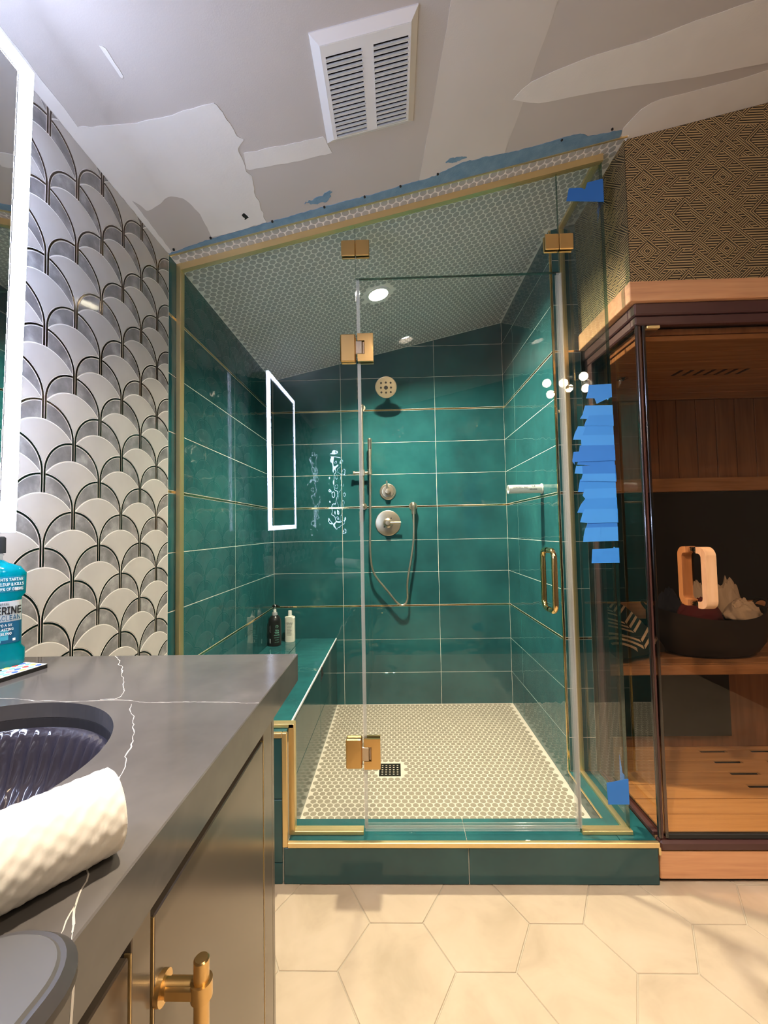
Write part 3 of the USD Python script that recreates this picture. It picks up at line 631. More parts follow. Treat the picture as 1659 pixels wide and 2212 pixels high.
for i, poly in enumerate(TAPE):
    lay = .0006*(i % 4)
    if i == 0: lab = 'single blue tape strip with a hanging torn point above the tape stack'
    elif i <= 17: lab = f'{ORD[i-1]} blue tape strip in the glass corner stack, {NOTE[i-1]}'
    elif i == 18: lab = 'single square blue tape strip just below the tape stack'
    elif i == 19: lab = 'notched blue tape piece near the top of the glass corner, under the sloping ceiling'
    else: lab = 'small square blue tape piece near the foot of the glass corner'
    look = {6: 'painter_blue_c', 7: 'painter_blue_c', 8: 'painter_blue_c', 10: 'painter_blue_c', 16: 'painter_blue_c', 19: 'painter_blue_c', 20: 'painter_blue_c'}.get(i, ('painter_blue', 'painter_blue_b')[i % 2])
    p = Polygon(poly).buffer(0); zs = [q[1] for q in poly if q[0] > .75]
    if not zs or i == 9:
        lone('tape_strip', ext(p, .0005, ((0, YG-GT-.0002-lay, 0), (1, 0, 0), (0, 0, 1))), look, lab, 'tape'); continue
    a, b = min(zs), max(zs)
    p = union_all([p, sbox(.752, a, XGR+.002, b)])
    m = ext(p, .0005, ((0, YG-GT-.0002-lay, 0), (1, 0, 0), (0, 0, 1)))
    w = .020+.022*random.random(); wrap = Polygon([(-YG+GT+.0007+lay, a), (-YG+GT+.0007+lay, b), (-YG-w, b+random.uniform(-.002, .002)), (-YG-w*.75, (a+b)/2), (-YG-w*1.1, a)]) if i not in (19, 20) else Polygon([(-YG+GT+.0007, a), (-YG+GT+.0007, b), (-YG-.03, b+(-.09 if i == 19 else .09)*0), (-YG-.045, (b+.055) if i == 20 else (a-.04)), (-YG-.05, a)])
    side = ext(affinity.scale(wrap, -1, 1, origin=(0, 0)), .0005, ((XGR+.0020+lay, 0, 0), (0, 1, 0), (0, 0, 1)))
    lone('tape_strip', [m, side], look, lab, 'tape')

# ------------------------------------------------------------------ shower fittings on the back wall
YF = YB
hd = thing('wall_shower', 'round brushed nickel wall shower head with nozzle holes', 'shower head', (-.035, YF, 2.00))
A0 = np.array([-.035, YF, 2.095]); ax = np.array([0, -.80, -.60])
hc = np.array([-.035, 2.455, 2.010])
part(hd, 'arm', tube(curve([A0, (-.035, 2.56, 2.097), (-.035, 2.505, 2.075), hc-ax*.045], 24), .0095, 14), 'bronze_nickel', 60)
part(hd, 'wall_flange', lathe([(0, 0), (.027, 0), (.027, .004), (.018, .010), (0, .010)], A0, (0, -1, 0), 32), 'bronze_nickel', 40)
part(hd, 'ball_joint', lathe([(0, -.052), (.013, -.05), (.017, -.040), (.014, -.028), (.020, -.022), (.034, -.014), (0, -.010)], hc, ax, 32), 'bronze_nickel', 60)
part(hd, 'head_disc', lathe([(0, -.016), (.040, -.016), (.060, -.008), (.0655, 0), (.0645, .005), (.060, .007), (0, .007)], hc, ax, 48), 'bronze_nickel', 30)
e1 = np.array([1.0, 0, 0]); e2 = np.cross(ax, e1)
for q in range(8):
    a = q*PI/4; rr = .040 if q % 2 else .030
    p = hc+ax*.0066+(e1*math.cos(a)+e2*math.sin(a))*rr
    part(hd, 'nozzle', cyl(p, p+ax*.0016, .0062, 12), 'dark_hole')
part(hd, 'centre_nozzle', cyl(hc+ax*.0066, hc+ax*.009, .012, 16), 'black_matte')

hs_ = thing('hand_shower', 'slim brushed nickel hand shower on a slide bar with a looping hose', 'hand shower', (-.19, YF, 1.31))
part(hs_, 'slide_bar', cyl((-.192, 2.575, 1.30), (-.192, 2.575, 1.945), .0085, 18), 'bronze_nickel', 40)
for z in (1.306, 1.935):
    part(hs_, 'bar_post', [cyl((-.192, YF, z), (-.192, 2.566, z), .011, 18), cyl((-.192, YF, z), (-.192, YF-.006, z), .021, 24), trimesh.creation.icosphere(2, .0135).apply_translation((-.192, 2.573, z))], 'bronze_nickel', 40)
part(hs_, 'slider', [cyl((-.245, 2.575, 1.514), (-.150, 2.575, 1.514), .0085, 16), bx(-.206, -.178, 2.560, 2.590, 1.492, 1.534, .004), cyl((-.252, 2.575, 1.514), (-.240, 2.575, 1.514), .0125, 18), cyl((-.150, 2.575, 1.514), (-.146, 2.548, 1.516), .0105, 16), cyl((-.1445, 2.545, 1.498), (-.1445, 2.545, 1.532), .0135, 20)], 'bronze_nickel', 40)
part(hs_, 'wand', lathe([(0, 0), (.0085, 0), (.0095, .02), (.0095, .085), (.011, .105), (.0125, .14), (.0135, .196), (.0125, .200), (0, .200)], (-.1445, 2.545, 1.522), (.004, .02, 1), 24), 'bronze_nickel', 40)
part(hs_, 'spray_face', bx(-.152, -.136, 2.5355, 2.5385, 1.655, 1.715, .001), 'dark_hole')
hose = [(-.1445, 2.545, 1.50), (-.146, 2.555, 1.40), (-.150, 2.562, 1.18), (-.1495, 2.566, .971), (-.1347, 2.57, .8957), (-.0841, 2.572, .8197), (-.0379, 2.575, .7628), (.0081, 2.575, .706), (.036, 2.575, .6905), (.0600, 2.575, .703), (.0715, 2.575, .735), (.071, 2.57, .7892), (.0879, 2.57, .9203), (.1151, 2.57, 1.0895), (.1195, 2.572, 1.20), (.1195, 2.574, 1.262)]
part(hs_, 'hose', tube(curve(hose, 120), .0068, 10), 'bronze_nickel', 60)
part(hs_, 'hose_outlet', [lathe([(0, 0), (.012, 0), (.0135, .012), (.0135, .034), (.019, .044), (.0195, .060), (.012, .071), (0, .073)], (.1195, 2.576, 1.250), (0, 0, 1), 24), cyl((.1195, YF, 1.302), (.1195, 2.576, 1.302), .017, 20), cyl((.1195, YF, 1.302), (.1195, YF-.005, 1.302), .026, 24)], 'bronze_nickel', 40)
vu = thing('diverter_valve', 'smaller upper round valve with an upright lever', 'valve', (-.038, YF, 1.396))
part(vu, 'backplate', lathe([(0, 0), (.052, 0), (.052, .004), (.046, .008), (.041, .008), (.037, .013), (.030, .014), (0, .014)], (-.038, YF, 1.396), (0, -1, 0), 44), 'bronze_nickel', 30)
part(vu, 'hub', lathe([(0, .012), (.019, .012), (.019, .030), (.015, .046), (0, .048)], (-.038, YF, 1.396), (0, -1, 0), 32), 'bronze_nickel', 40)
part(vu, 'lever', tube(np.array([(-.040, YF-.036, 1.396), (-.042, YF-.040, 1.43), (-.044, YF-.043, 1.462)]), [.007, .006, .0052], 14), 'bronze_nickel', 50)
vl = thing('shower_valve', 'larger lower round valve with a level lever', 'valve', (-.041, YF, 1.198))
part(vl, 'backplate', lathe([(0, 0), (.0805, 0), (.0805, .003), (.076, .006), (.034, .009), (0, .009)], (-.041, YF, 1.198), (0, -1, 0), 56), 'bronze_nickel', 30)
part(vl, 'hub', lathe([(0, .008), (.030, .008), (.030, .018), (.022, .022), (.020, .045), (.014, .055), (0, .056)], (-.041, YF, 1.198), (0, -1, 0), 40), 'bronze_nickel', 40)
part(vl, 'lever', tube(np.array([(-.038, YF-.044, 1.198), (.000, YF-.048, 1.199), (.040, YF-.050, 1.200)]), [.0085, .0066, .0058], 14), 'bronze_nickel', 50)
for dx_, dz in ((.020, .030), (-.024, -.024)):
    part(vl, 'screw', cyl((-.041+dx_, YF-.009, 1.198+dz), (-.041+dx_, YF-.0115, 1.198+dz), .0042, 12), 'dark_hole')

pp = thing('pipe_stub', 'white plastic pipe stub with pen notes sticking out of the right shower wall', 'pipe', (XR, 1.99, 1.335))
pz, py_ = 1.3375, 1.990
part(pp, 'pipe', ring((.545, py_, pz), (XR, py_, pz), .0205, .0165, 28), 'pvc', 40)
part(pp, 'pipe_flange', ring((XR-.005, py_, pz), (XR, py_, pz), .0245, .0165, 28), 'pvc', 40)
def on_pipe(text, h, x0, dz):
    m = meshkit.text_mesh(text, h, .0006); v = m.vertices.copy(); a = (v[:, 1]+dz)/.0205
    m.vertices = np.c_[x0+v[:, 0]*.86, py_-(.0205+v[:, 2])*np.cos(a), pz+(.0205+v[:, 2])*np.sin(a)]; return m
part(pp, 'pen_note', [on_pipe('CONTROL PAD', .0085, .562, .002), on_pipe('TILE', .0080, .648, .009), on_pipe('AROUND', .0072, .640, -.006), on_pipe('|', .012, .634, -.002)], 'print_black')

dr = thing('floor_drain', 'small square dark bronze drain in the shower floor', 'drain', (-.042, 1.9175, ZF))
sq = sbox(-.090, 1.870, .006, 1.965); holes = union_all([Point(-.090+.014+i*.017, 1.870+.0135+j*.017).buffer(.0048, 5) for i in range(5) for j in range(5)])
part(dr, 'grate', ext(sq.difference(holes), .003, ((0, 0, ZF-.0015), (1, 0, 0), (0, 1, 0))), 'strip_metal')
part(dr, 'drain_cavity', bx(-.088, .004, 1.872, 1.963, ZF-.0035, ZF-.0018), 'dark_hole')

# ------------------------------------------------------------------ bottles on the bench
def superring(cx, cy, z, a, b, n=2.0, k=36, rot=0.0):
    t = np.linspace(0, 2*PI, k, endpoint=False); c, s = np.cos(t), np.sin(t)
    x = a*np.sign(c)*np.abs(c)**(2/n); y = b*np.sign(s)*np.abs(s)**(2/n)
    return np.c_[cx+x*math.cos(rot)-y*math.sin(rot), cy+x*math.sin(rot)+y*math.cos(rot), np.full(k, z)]
def wrap_text(text, h, c, r, z, ang, bold=False, vertical=False, sx=1.0, lift=.0003):
    """Lettering on an upright round bottle of radius r at centre c; ang is the bearing of the middle of the text."""
    m = meshkit.text_mesh(text, h, .0004, bold); v = m.vertices.copy(); v[:, :2] -= [(v[:, 0].min()+v[:, 0].max())/2, h/2]
    if vertical: v[:, 0], v[:, 1] = -v[:, 1].copy(), v[:, 0].copy()
    a = ang+v[:, 0]*sx/r; R = r+lift+v[:, 2]
    m.vertices = np.c_[c[0]+R*np.cos(a), c[1]+R*np.sin(a), z+v[:, 1]]; return m
bc = (-.722, 2.475); bb = thing('pump_bottle', 'black pump bottle with fine pale lettering on the bench', 'bottle', (*bc, ZB))
part(bb, 'bottle_body', lathe([(0, 0), (.033, 0), (.0365, .004), (.0365, .140), (.034, .155), (.024, .170), (.0165, .176), (0, .177)], (*bc, ZB), n=40), 'black_plastic', 40)
part(bb, 'pump_collar', lathe([(0, .176), (.0165, .176), (.0165, .190), (.013, .195), (0, .195)], (*bc, ZB), n=28), 'grey_plastic', 40)
part(bb, 'pump_stem', lathe([(0, .195), (.010, .195), (.010, .207), (.0065, .210), (.0065, .226), (0, .226)], (*bc, ZB), n=24), 'white_plastic', 40)
part(bb, 'pump_head', [lathe([(0, .224), (.014, .224), (.015, .231), (.010, .238), (0, .239)], (*bc, ZB), n=28), tube(np.array([(*bc, ZB+.232), (bc[0]+.02, bc[1]-.008, ZB+.231), (bc[0]+.033, bc[1]-.014, ZB+.225)]), [.0055, .005, .004], 12)], 'black_plastic', 40)
a0 = math.atan2(-bc[1], -bc[0]); P_ = []
for i, (s, h) in enumerate((('TEA', .0085), ('TREE', .0085), ('SPECIAL', .0060), ('shampoo', .0052), ('hydrates', .0038), ('and cleans', .0038))):
    P_.append(wrap_text(s, h, bc, .0365, ZB+.092-i*.0135, a0+.32, i < 3))
part(bb, 'lettering', P_, 'print_green')
emb = [np.array([(bc[0]+(.0369)*math.cos(a0+.32+q*math.cos(t)/.0365), bc[1]+.0369*math.sin(a0+.32+q*math.cos(t)/.0365), ZB+.115+q*math.sin(t)) for t in np.linspace(0, 2*PI, 24, endpoint=False)]) for q in (.0085,)]
part(bb, 'round_emblem', [tube(e, .0006, 6, True) for e in emb]+[wrap_text('T', .008, bc, .0365, ZB+.115, a0+.32, True)], 'print_green')
part(bb, 'back_lettering', [wrap_text('SHAMPOO', .006, bc, .0365, ZB+.10, a0-.75, False, True), wrap_text('DIRECTIONS', .004, bc, .0365, ZB+.10, a0-.95, False, True)], 'print_grey')
part(bb, 'barcode_label', loft([np.array([(bc[0]+(.0367+q)*math.cos(a0-.85+a), bc[1]+(.0367+q)*math.sin(a0-.85+a), ZB+z) for q, a in ((0, -.10), (0, .10), (-.001, .10), (-.001, -.10))]) for z in (.018, .044)]), 'print_white')
wc = (-.652, 2.555); wb = thing('lotion_bottle', 'slim off-white bottle with fine dark lettering on the bench', 'bottle', (*wc, ZB))
part(wb, 'bottle_body', loft([superring(*wc, ZB+z, a, .022, 3.0) for z, a in ((0, .029), (.004, .0305), (.140, .0305), (.150, .029), (.153, .012))]), 'off_white', 40)
part(wb, 'bottle_cap', lathe([(0, .152), (.0125, .152), (.0115, .184), (.010, .186), (0, .186)], (*wc, ZB), n=26), 'white_plastic', 40)
def flat_text(text, h, o, U, V, depth=.0004, bold=False, sx=1.0, center=True):
    m = meshkit.text_mesh(text, h, depth, bold); v = m.vertices.copy()
    if center: v[:, 0] -= (v[:, 0].min()+v[:, 0].max())/2
    o, U, V = (np.asarray(q, float) for q in (o, U, V)); N = np.cross(U, V)
    m.vertices = o+v[:, :1]*sx*U+v[:, 1:2]*V+v[:, 2:]*N; return m
fy = wc[1]-.0223
part(wb, 'lettering', [flat_text('MALIN+', .0075, (wc[0]+.004, fy, ZB+.112), (1, 0, 0), (0, 0, 1)), flat_text('shower gel', .0045, (wc[0]+.003, fy, ZB+.103), (1, 0, 0), (0, 0, 1))]+[bx(wc[0]-.014, wc[0]+.016-.004*(i % 3), fy-.0003, fy+.0002, ZB+.092-i*.0072, ZB+.0935-i*.0072) for i in range(8)], 'print_grey')

# ------------------------------------------------------------------ vanity
ZT, XT, YT2 = .917, -.1935, .817              # worktop: top, front edge, far end
van = thing('vanity_cabinet', 'satin brown vanity cabinet with inset doors and gold pulls', 'cabinet', (-.5, .3, 0))
XCF, YCE = -.2005, .6665                      # cabinet front and end
DT = .8475                                     # top of the doors; a dark gap stays under the worktop
part(van, 'carcass', [bx(XL+.002, XCF-.0225, -.88, YCE-.002, .06, .08), bx(XL+.002, XL+.009, -.88, YCE-.002, .0805, .8645), bx(XL+.0185, XCF-.0225, -.88, -.862, .0805, .8645), bx(XCF-.0265, XCF-.0225, -.862, YCE-.002, .0805, .745), bx(XL+.04, XCF-.05, -.87, YCE-.01, .005, .0595)], 'cabinet_gap')
part(van, 'end_panel', bx(XL+.002, XCF, YCE-.001, YCE+.011, .005, .8645, .001), 'cabinet')
part(van, 'top_rail', bx(XCF-.021, XCF-.013, -.88, YCE-.0015, .8370, .8645, .0008), 'cabinet_gap', False, 'dark recess under the worktop')
DOORS = [(.3420, .6220), (.032, .314), (-.285, -.004), (-.60, -.31)]
for a, b in ((.6240, YCE-.0015), (.3160, .3400), (.0015, .0300)): part(van, 'stile', bx(XCF-.012, XCF, a, b, .06, .8645, .0008), 'cabinet')
part(van, 'bottom_rail', bx(XCF-.021, XCF, -.88, YCE-.0015, .005, .0585, .0008), 'cabinet')
for i, (a, b) in enumerate(DOORS):
    d = part(van, 'cabinet_door', bx(XCF-.012, XCF+.0005, a+.0022, b-.0022, .0620, DT, .0012), 'cabinet')
    if i < 2:
        part(van, 'door_bead', bx(XCF-.004, XCF+.0010, b-.0010, b+.0002, .062, DT), 'brushed_gold', False, 'fine gold bead on the door edge')
        part(van, 'door_bead', bx(XCF-.004, XCF+.0010, a-.0002, a+.0010, .062, DT), 'brushed_gold', False, 'fine gold bead on the door edge')
        yh = a+.0105 if i == 0 else a+.018; xb = XCF+.035
        hnd = part(d, 'pull_bar', lathe([(0, 0), (.0050, 0), (.0061, .0012), (.0061, .5988), (.0050, .600), (0, .600)], (xb, yh, .207), n=28), 'hardware_gold', 40)
        for z in (.783, .233):
            part(d, 'pull_post', [cyl((XCF, yh, z), (xb, yh, z), .0068, 20), bx(XCF+.006, xb+.002, yh-.0068, yh+.0068, z-.0055, z+.0055, .002), cyl((XCF+.0005, yh, z), (XCF+.005, yh, z), .0115, 26), ring((xb, yh, z-.0065), (xb, yh, z+.0065), .0086, .0060, 28)], 'hardware_gold', 40)
wt = thing('worktop', 'dark grey stone worktop with fine white veins and a round sink opening', 'worktop', (-.48, 0, .865))
SINK = (-.495, .425); RS = .169
top = sbox(XL+.002, -.90, XT, YT2).difference(Point(*SINK).buffer(RS, 48))
slab = m3.Manifold(m3.Mesh(*(lambda q: (np.array(q.vertices, np.float32), np.array(q.faces, np.uint32)))(bx(XL+.002, XT, -.90, YT2, .865, ZT, .0012))))
slab = slab-m3.Manifold.cylinder(.2, RS, RS, 96).translate((*SINK, .80))-m3.Manifold.cube((.50, .56, .0315)).translate((XL+.010, .155, .8649))
part(wt, 'slab', slab, 'counter_stone')
K = .952
VE = [([(-.584,.860),(-.524,.788),(-.472,.713),(-.44,.671),(-.428,.643),(-.434,.634),(-.452,.633)], .0034), ([(-.80,.665),(-.618,.642),(-.565,.632),(-.51,.626),(-.462,.628),(-.422,.632),(-.364,.619),(-.316,.62),(-.26,.619),(-.2035,.615)], .0026), ([(-.395,.614),(-.369,.578),(-.336,.531),(-.317,.497),(-.303,.467),(-.295,.449),(-.28,.417)], .0030), ([(-.28,.417),(-.262,.36),(-.253,.343),(-.244,.327),(-.233,.308),(-.222,.285),(-.21,.269),(-.2045,.262)], .0026), ([(-.222,.285),(-.214,.262),(-.216,.25)], .0018), ([(-.36,.30),(-.31,.20),(-.25,.10)], .0028)]
vm = []
for pts, w in VE:
    pts = np.array(pts)*K; L = np.r_[0, np.cumsum(np.linalg.norm(np.diff(pts, axis=0), axis=1))]; n = int(L[-1]/.006)+2
    t = np.linspace(0, L[-1], n); q = np.c_[np.interp(t, L, pts[:, 0]), np.interp(t, L, pts[:, 1])]
    k = np.c_[q*55, np.zeros(n)]; q[:, 0] += (meshkit.fbm(k, 3, 5)-.5)*.008; q[:, 1] += (meshkit.fbm(k, 3, 9)-.5)*.008
    wd = w*.62*(.15+1.1*meshkit.fbm(np.c_[q*90, np.zeros(n)], 2, 3)**1.6)
    shp = union_all([LineString(q[i:i+2]).buffer(wd[i]/2, 4) for i in range(n-1)]).intersection(top)
    for g in geoms(shp): vm.append(ext(g.simplify(.0001), .0002, ((0, 0, ZT-.0001), (1, 0, 0), (0, 1, 0))))
part(wt, 'vein', trimesh.util.concatenate(vm), 'vein', False, 'fine white veins', 'stuff')
part(wt, 'edge_vein', [ext(Polygon([(.247, .8655), (.2492, .8655), (.2512, .890), (.2485, .916), (.2470, .916), (.2490, .890)]), .0002, ((XT, 0, 0), (0, 1, 0), (0, 0, 1)))], 'vein')

sk = thing('sink_bowl', 'round dark ribbed glass sink set under the worktop', 'sink', (*SINK, .76))
RB = RS-.004; k = 468; th = np.linspace(0, 2*PI, k, endpoint=False); rings = []
for f, zd, amp in ((1.03, .020, 0), (1.03, .034, 0), (.985, .036, 0), (.960, .044, .15), (.93, .060, .8), (.90, .078, 1.0), (.865, .094, 1.0), (.83, .105, .2), (.78, .112, .8), (.70, .126, 1.0), (.60, .138, 1.0), (.48, .148, .8), (.34, .155, .4), (.16, .159, 0), (.06, .160, 0)):
    r = RB*f*(1+amp*.045*(np.abs(np.sin(th*26))-.5))
    rings.append(np.c_[SINK[0]+r*np.cos(th), SINK[1]+r*np.sin(th), np.full(k, ZT-zd)-amp*.004*np.abs(np.sin(th*26))])
V = np.vstack(rings); F = []
for i in range(len(rings)-1):
    for j in range(k):
        j2 = (j+1) % k; F += [(i*k+j, (i+1)*k+j2, i*k+j2), (i*k+j, (i+1)*k+j, (i+1)*k+j2)]
part(sk, 'ribbed_bowl', trimesh.Trimesh(V, F, process=False), 'sink_glass', True)
part(sk, 'rim', ring((*SINK, ZT-.034), (*SINK, ZT-.0212), RS+.03, RS-.0005, 96), 'tray_rim')
part(sk, 'drain_ring', ring((*SINK, ZT-.1595), (*SINK, ZT-.156), .024, .016, 32), 'hardware_gold', 40)
part(sk, 'sink_stopper', cyl((*SINK, ZT-.162), (*SINK, ZT-.157), .0158, 28), 'hardware_gold')

# ------------------------------------------------------------------ mirror with a lit border
mz0, mz1, my0, my1, mx = 1.1630, 2.018, .140, .7120, -.655
mir = thing('led_mirror', 'wall mirror cabinet with a glowing white border', 'mirror', (XL, .48, mz0))
tilt = math.radians(1.29)
def tl(m):
    m = tm(m).copy(); R = trimesh.transformations.rotation_matrix(-tilt, (1, 0, 0), (0, my1, (mz0+mz1)/2)); m.apply_transform(R); return m
part(mir, 'housing', tl(bx(XL+.012, mx-.0165, my0+.004, my1-.004, mz0+.004, mz1-.004)), 'dark_frame')
FM = ((mx-.004, 0, 0), (0, 1, 0), (0, 0, 1))
bw = .025
part(mir, 'lit_border', tl(ext(sbox(my0, mz0, my1, mz1).difference(sbox(my0+bw, mz0+bw, my1-bw, mz1-bw)), .016, ((mx-.016, 0, 0), (0, 1, 0), (0, 0, 1)))), 'led_cool')
part(mir, 'mirror_pane', tl(ext(sbox(my0+bw, mz0+bw, my1-bw, mz1-bw), .0120, ((mx-.016, 0, 0), (0, 1, 0), (0, 0, 1)))), 'mirror_glass')
part(mir, 'inner_bevel', tl(ext(sbox(my0+bw, mz0+bw, my1-bw, mz1-bw).difference(sbox(my0+bw+.002, mz0+bw+.002, my1-bw-.002, mz1-bw-.002)), .0128, ((mx-.016, 0, 0), (0, 1, 0), (0, 0, 1)))), 'grey_plastic')

# ------------------------------------------------------------------ things on the worktop
BO = np.array([-.7185, .724]); rotb = math.atan2(.69, .72)+.10   # width axis
mw = thing('mouthwash_bottle', 'teal mouthwash bottle with a printed label below the mirror corner', 'bottle', (*BO, ZT))
PROF = [(0, .036), (.004, .0440), (.012, .0475), (.036, .0475), (.043, .0425), (.128, .0420), (.136, .0475), (.172, .0482), (.184, .040), (.192, .022), (.197, .0155)]
bq = .52; nexp = 3.0
def prof(z): return float(np.interp(z, [p[0] for p in PROF], [p[1] for p in PROF]))
part(mw, 'bottle_body', loft([superring(*BO, ZT+z, a, a*bq, nexp, 48, rotb) for z, a in PROF]), 'mouthwash', 40)
part(mw, 'bottle_neck', lathe([(0, .196), (.0155, .196), (.0150, .204), (.017, .205), (.017, .207), (.0145, .209), (0, .209)], (*BO, ZT), n=32), 'clear_plastic', 40)
part(mw, 'bottle_cap', lathe([(0, .209), (.0190, .209), (.0190, .236), (.0165, .239), (0, .239)], (*BO, ZT), n=32), 'black_matte', 40)
def on_bottle(v, lift):
    """(u, z, h) on the broad face turned to the room -> the bottle's surface."""
    out = np.empty_like(v)
    for i, (u, z, h) in enumerate(v):
        a = prof(z); u = np.clip(u, -a*.995, a*.995); d = a*bq*(1-abs(u/a)**nexp)**(1/nexp)+lift+h
        out[i] = (BO[0]+u*math.cos(rotb)+d*math.sin(rotb), BO[1]+u*math.sin(rotb)-d*math.cos(rotb), ZT+z)
    return out
def label_patch(u0, u1, z0, z1, lift, n=24, k=6):
    us, zs = np.linspace(u0, u1, n), np.linspace(z0, z1, k)
    v = np.array([(u, z, 0) for z in zs for u in us]); F = []
    for i in range(k-1):
        for j in range(n-1): a = i*n+j; F += [(a, a+1, a+n+1), (a, a+n+1, a+n)]
    A, B_ = on_bottle(v, lift), on_bottle(v, lift-.0006); nV = len(A); F2 = [(c+nV, b+nV, a+nV) for a, b, c in F]
    return trimesh.Trimesh(np.vstack([A, B_]), F+F2, process=False)
part(mw, 'main_label', label_patch(-.0405, .0405, .050, .124, .0005), 'label_silver')
part(mw, 'label_field', label_patch(-.0405, .0405, .050, .088, .0009), 'label_deep')
part(mw, 'label_field', label_patch(-.037, .022, .056, .074, .0012), 'label_sky')
part(mw, 'label_field', label_patch(-.020, .012, .0525, .056, .0015), 'print_sky')
part(mw, 'shoulder_label', label_patch(-.044, .044, .140, .168, .0005), 'label_teal')
def bt(text, h, z, u1, width, bold=True):
    """A line of lettering of the given width that ends at u1 on the broad face."""
    m = meshkit.text_mesh(text, h, .0003, bold); v = m.vertices.copy(); v[:, 0] -= v[:, 0].min(); v[:, 0] *= width/v[:, 0].max()
    v[:, 0] += u1-width; m.vertices = on_bottle(np.c_[v[:, 0], v[:, 1]+z, v[:, 2]], .0016); return m
part(mw, 'lettering', [bt('FIGHTS TARTAR', .0050, .160, .041, .040), bt('BUILDUP & KILLS', .0050, .1515, .042, .040), bt('99.9% OF GERMS', .0050, .143, .0415, .039), bt('UP TO A 3X', .0042, .0800, .027, .025), bt('LONGER LASTING', .0042, .0725, .029, .037), bt('FRESH FEELING', .0042, .0650, .0265, .036)], 'print_white')
part(mw, 'lettering', [bt('ANTISEPTIC', .0036, .1175, .022, .025, False), bt('LISTERINE', .0128, .1015, .0398, .0605)], 'print_black')
part(mw, 'lettering', bt('ULTRACLEAN', .0085, .0905, .0385, .0525, False), 'label_deep')
part(mw, 'stamp', label_patch(.030, .0335, .142, .1465, .0012, 4, 3), 'print_white'); part(mw, 'stamp', label_patch(.028, .032, .0535, .058, .0014, 4, 3), 'print_white')

rm = thing('colour_remote', 'slim black edged remote with coloured round buttons beside the mouthwash', 'remote control', (-.66, .69, ZT))
ra = math.radians(101.5)*0+math.atan2(-.067, -.0148)          # long axis towards the camera
RU, RV = np.array([-math.sin(ra), math.cos(ra), 0])*-1, np.array([math.cos(ra), math.sin(ra), 0])
RU = -RU if RU[0] < 0 else RU
ro = np.array([-.658, .752, ZT])                                # far middle of the short side
def rbox(u0, u1, v0, v1, z0, z1):
    return tm(m3.Manifold.hull_points(np.array([ro+u*RU+v*RV+np.array([0, 0, z]) for u in (u0, u1) for v in (v0, v1) for z in (z0, z1)])))
part(rm, 'remote_body', rbox(-.026, .026, 0, .110, .0002, .0070), 'black_matte')
part(rm, 'remote_face', rbox(-.0255, .0255, .0005, .1095, .0070, .0078), 'print_white')
pal = ['print_blue', 'print_pink', 'print_sky', 'print_black', 'print_yellow', 'print_red']
for i in range(4):
    for j in range(8):
        c = ro+(-.0185+i*.0123)*RU+(.010+j*.0128)*RV+np.array([0, 0, .0077])
        part(rm, 'button', cyl(c, c+np.array([0, 0, .0009]), .0044, 14), pal[(i*2+j*5+i*j) % 6])

# rolled paper towel
r_ = .0295; a_ = np.array([-.2190, .322, ZT+r_]); dr_ = np.array([-.043, -.056, 0]); dr_ /= np.linalg.norm(dr_); Lr = .265
side = np.cross(dr_, [0, 0, 1]); n1, n2 = 110, 96; V = []
for i in range(n1):
    s = Lr*i/(n1-1)
    for j in range(n2):
        t = 2*PI*j/n2; q = .0006*(math.sin(s*520)*math.sin(t*15+(.5 if int(s*520/PI) % 2 else 0)))
        rr = r_-.0006+q-(.0022 if i in (0, n1-1) else 0); rr += .0006*meshkit.noise(np.array([s*30, t*2, 1.0]))-.0003
        V.append(a_+dr_*s+rr*(math.cos(t)*side+math.sin(t)*np.array([0, 0, 1])))
F = []
for i in range(n1-1):
    for j in range(n2):
        j2 = (j+1) % n2; F += [(i*n2+j, i*n2+j2, (i+1)*n2+j2), (i*n2+j, (i+1)*n2+j2, (i+1)*n2+j)]
pr = thing('paper_towel_roll', 'rolled up white dimpled paper towel lying across the sink edge', 'paper towel', (*(a_[:2]+dr_[:2]*.13), ZT))
part(pr, 'towel_sheet', trimesh.Trimesh(np.array(V), F, process=False), 'paper_towel', True)
spiral = np.array([a_+dr_*s0+(.004+.0235*t/(7*PI))*(math.cos(t)*side+math.sin(t)*np.array([0, 0, 1])) for s0 in (.0012,) for t in np.linspace(0, 7*PI, 160)])
part(pr, 'rolled_end', [ring(a_+dr_*.0006, a_+dr_*.004, r_-.0022, .004, 48), tube(spiral, .0009, 6)], 'paper_towel')
part(pr, 'rolled_end', ring(a_+dr_*(Lr-.004), a_+dr_*(Lr-.0006), r_-.0022, .004, 48), 'paper_towel')

tr = thing('grey_case', 'dark grey rounded case lying over the front edge of the worktop', 'case', (-.206, .133, ZT))
cp_ = sbox(-.209, .060, -.203, .206).buffer(.037, 10)
cp_ = affinity.rotate(cp_, -3, origin=(-.167, .245))
def lid(poly, z0, z1, c=.004):
    pts = []
    for q, z in ((poly.buffer(-c), z0), (poly, z0+c), (poly, z1-c), (poly.buffer(-c), z1)):
        pts += [(u, v, z) for u, v in q.exterior.coords]
    return tm(m3.Manifold.hull_points(np.array(pts)))
part(tr, 'case_body', lid(cp_, ZT+.0003, ZT+.0150, .005), 'tray_rim', 30)
part(tr, 'case_top', lid(cp_.buffer(-.0075), ZT+.010, ZT+.0165, .0015), 'tray_grey', 30)

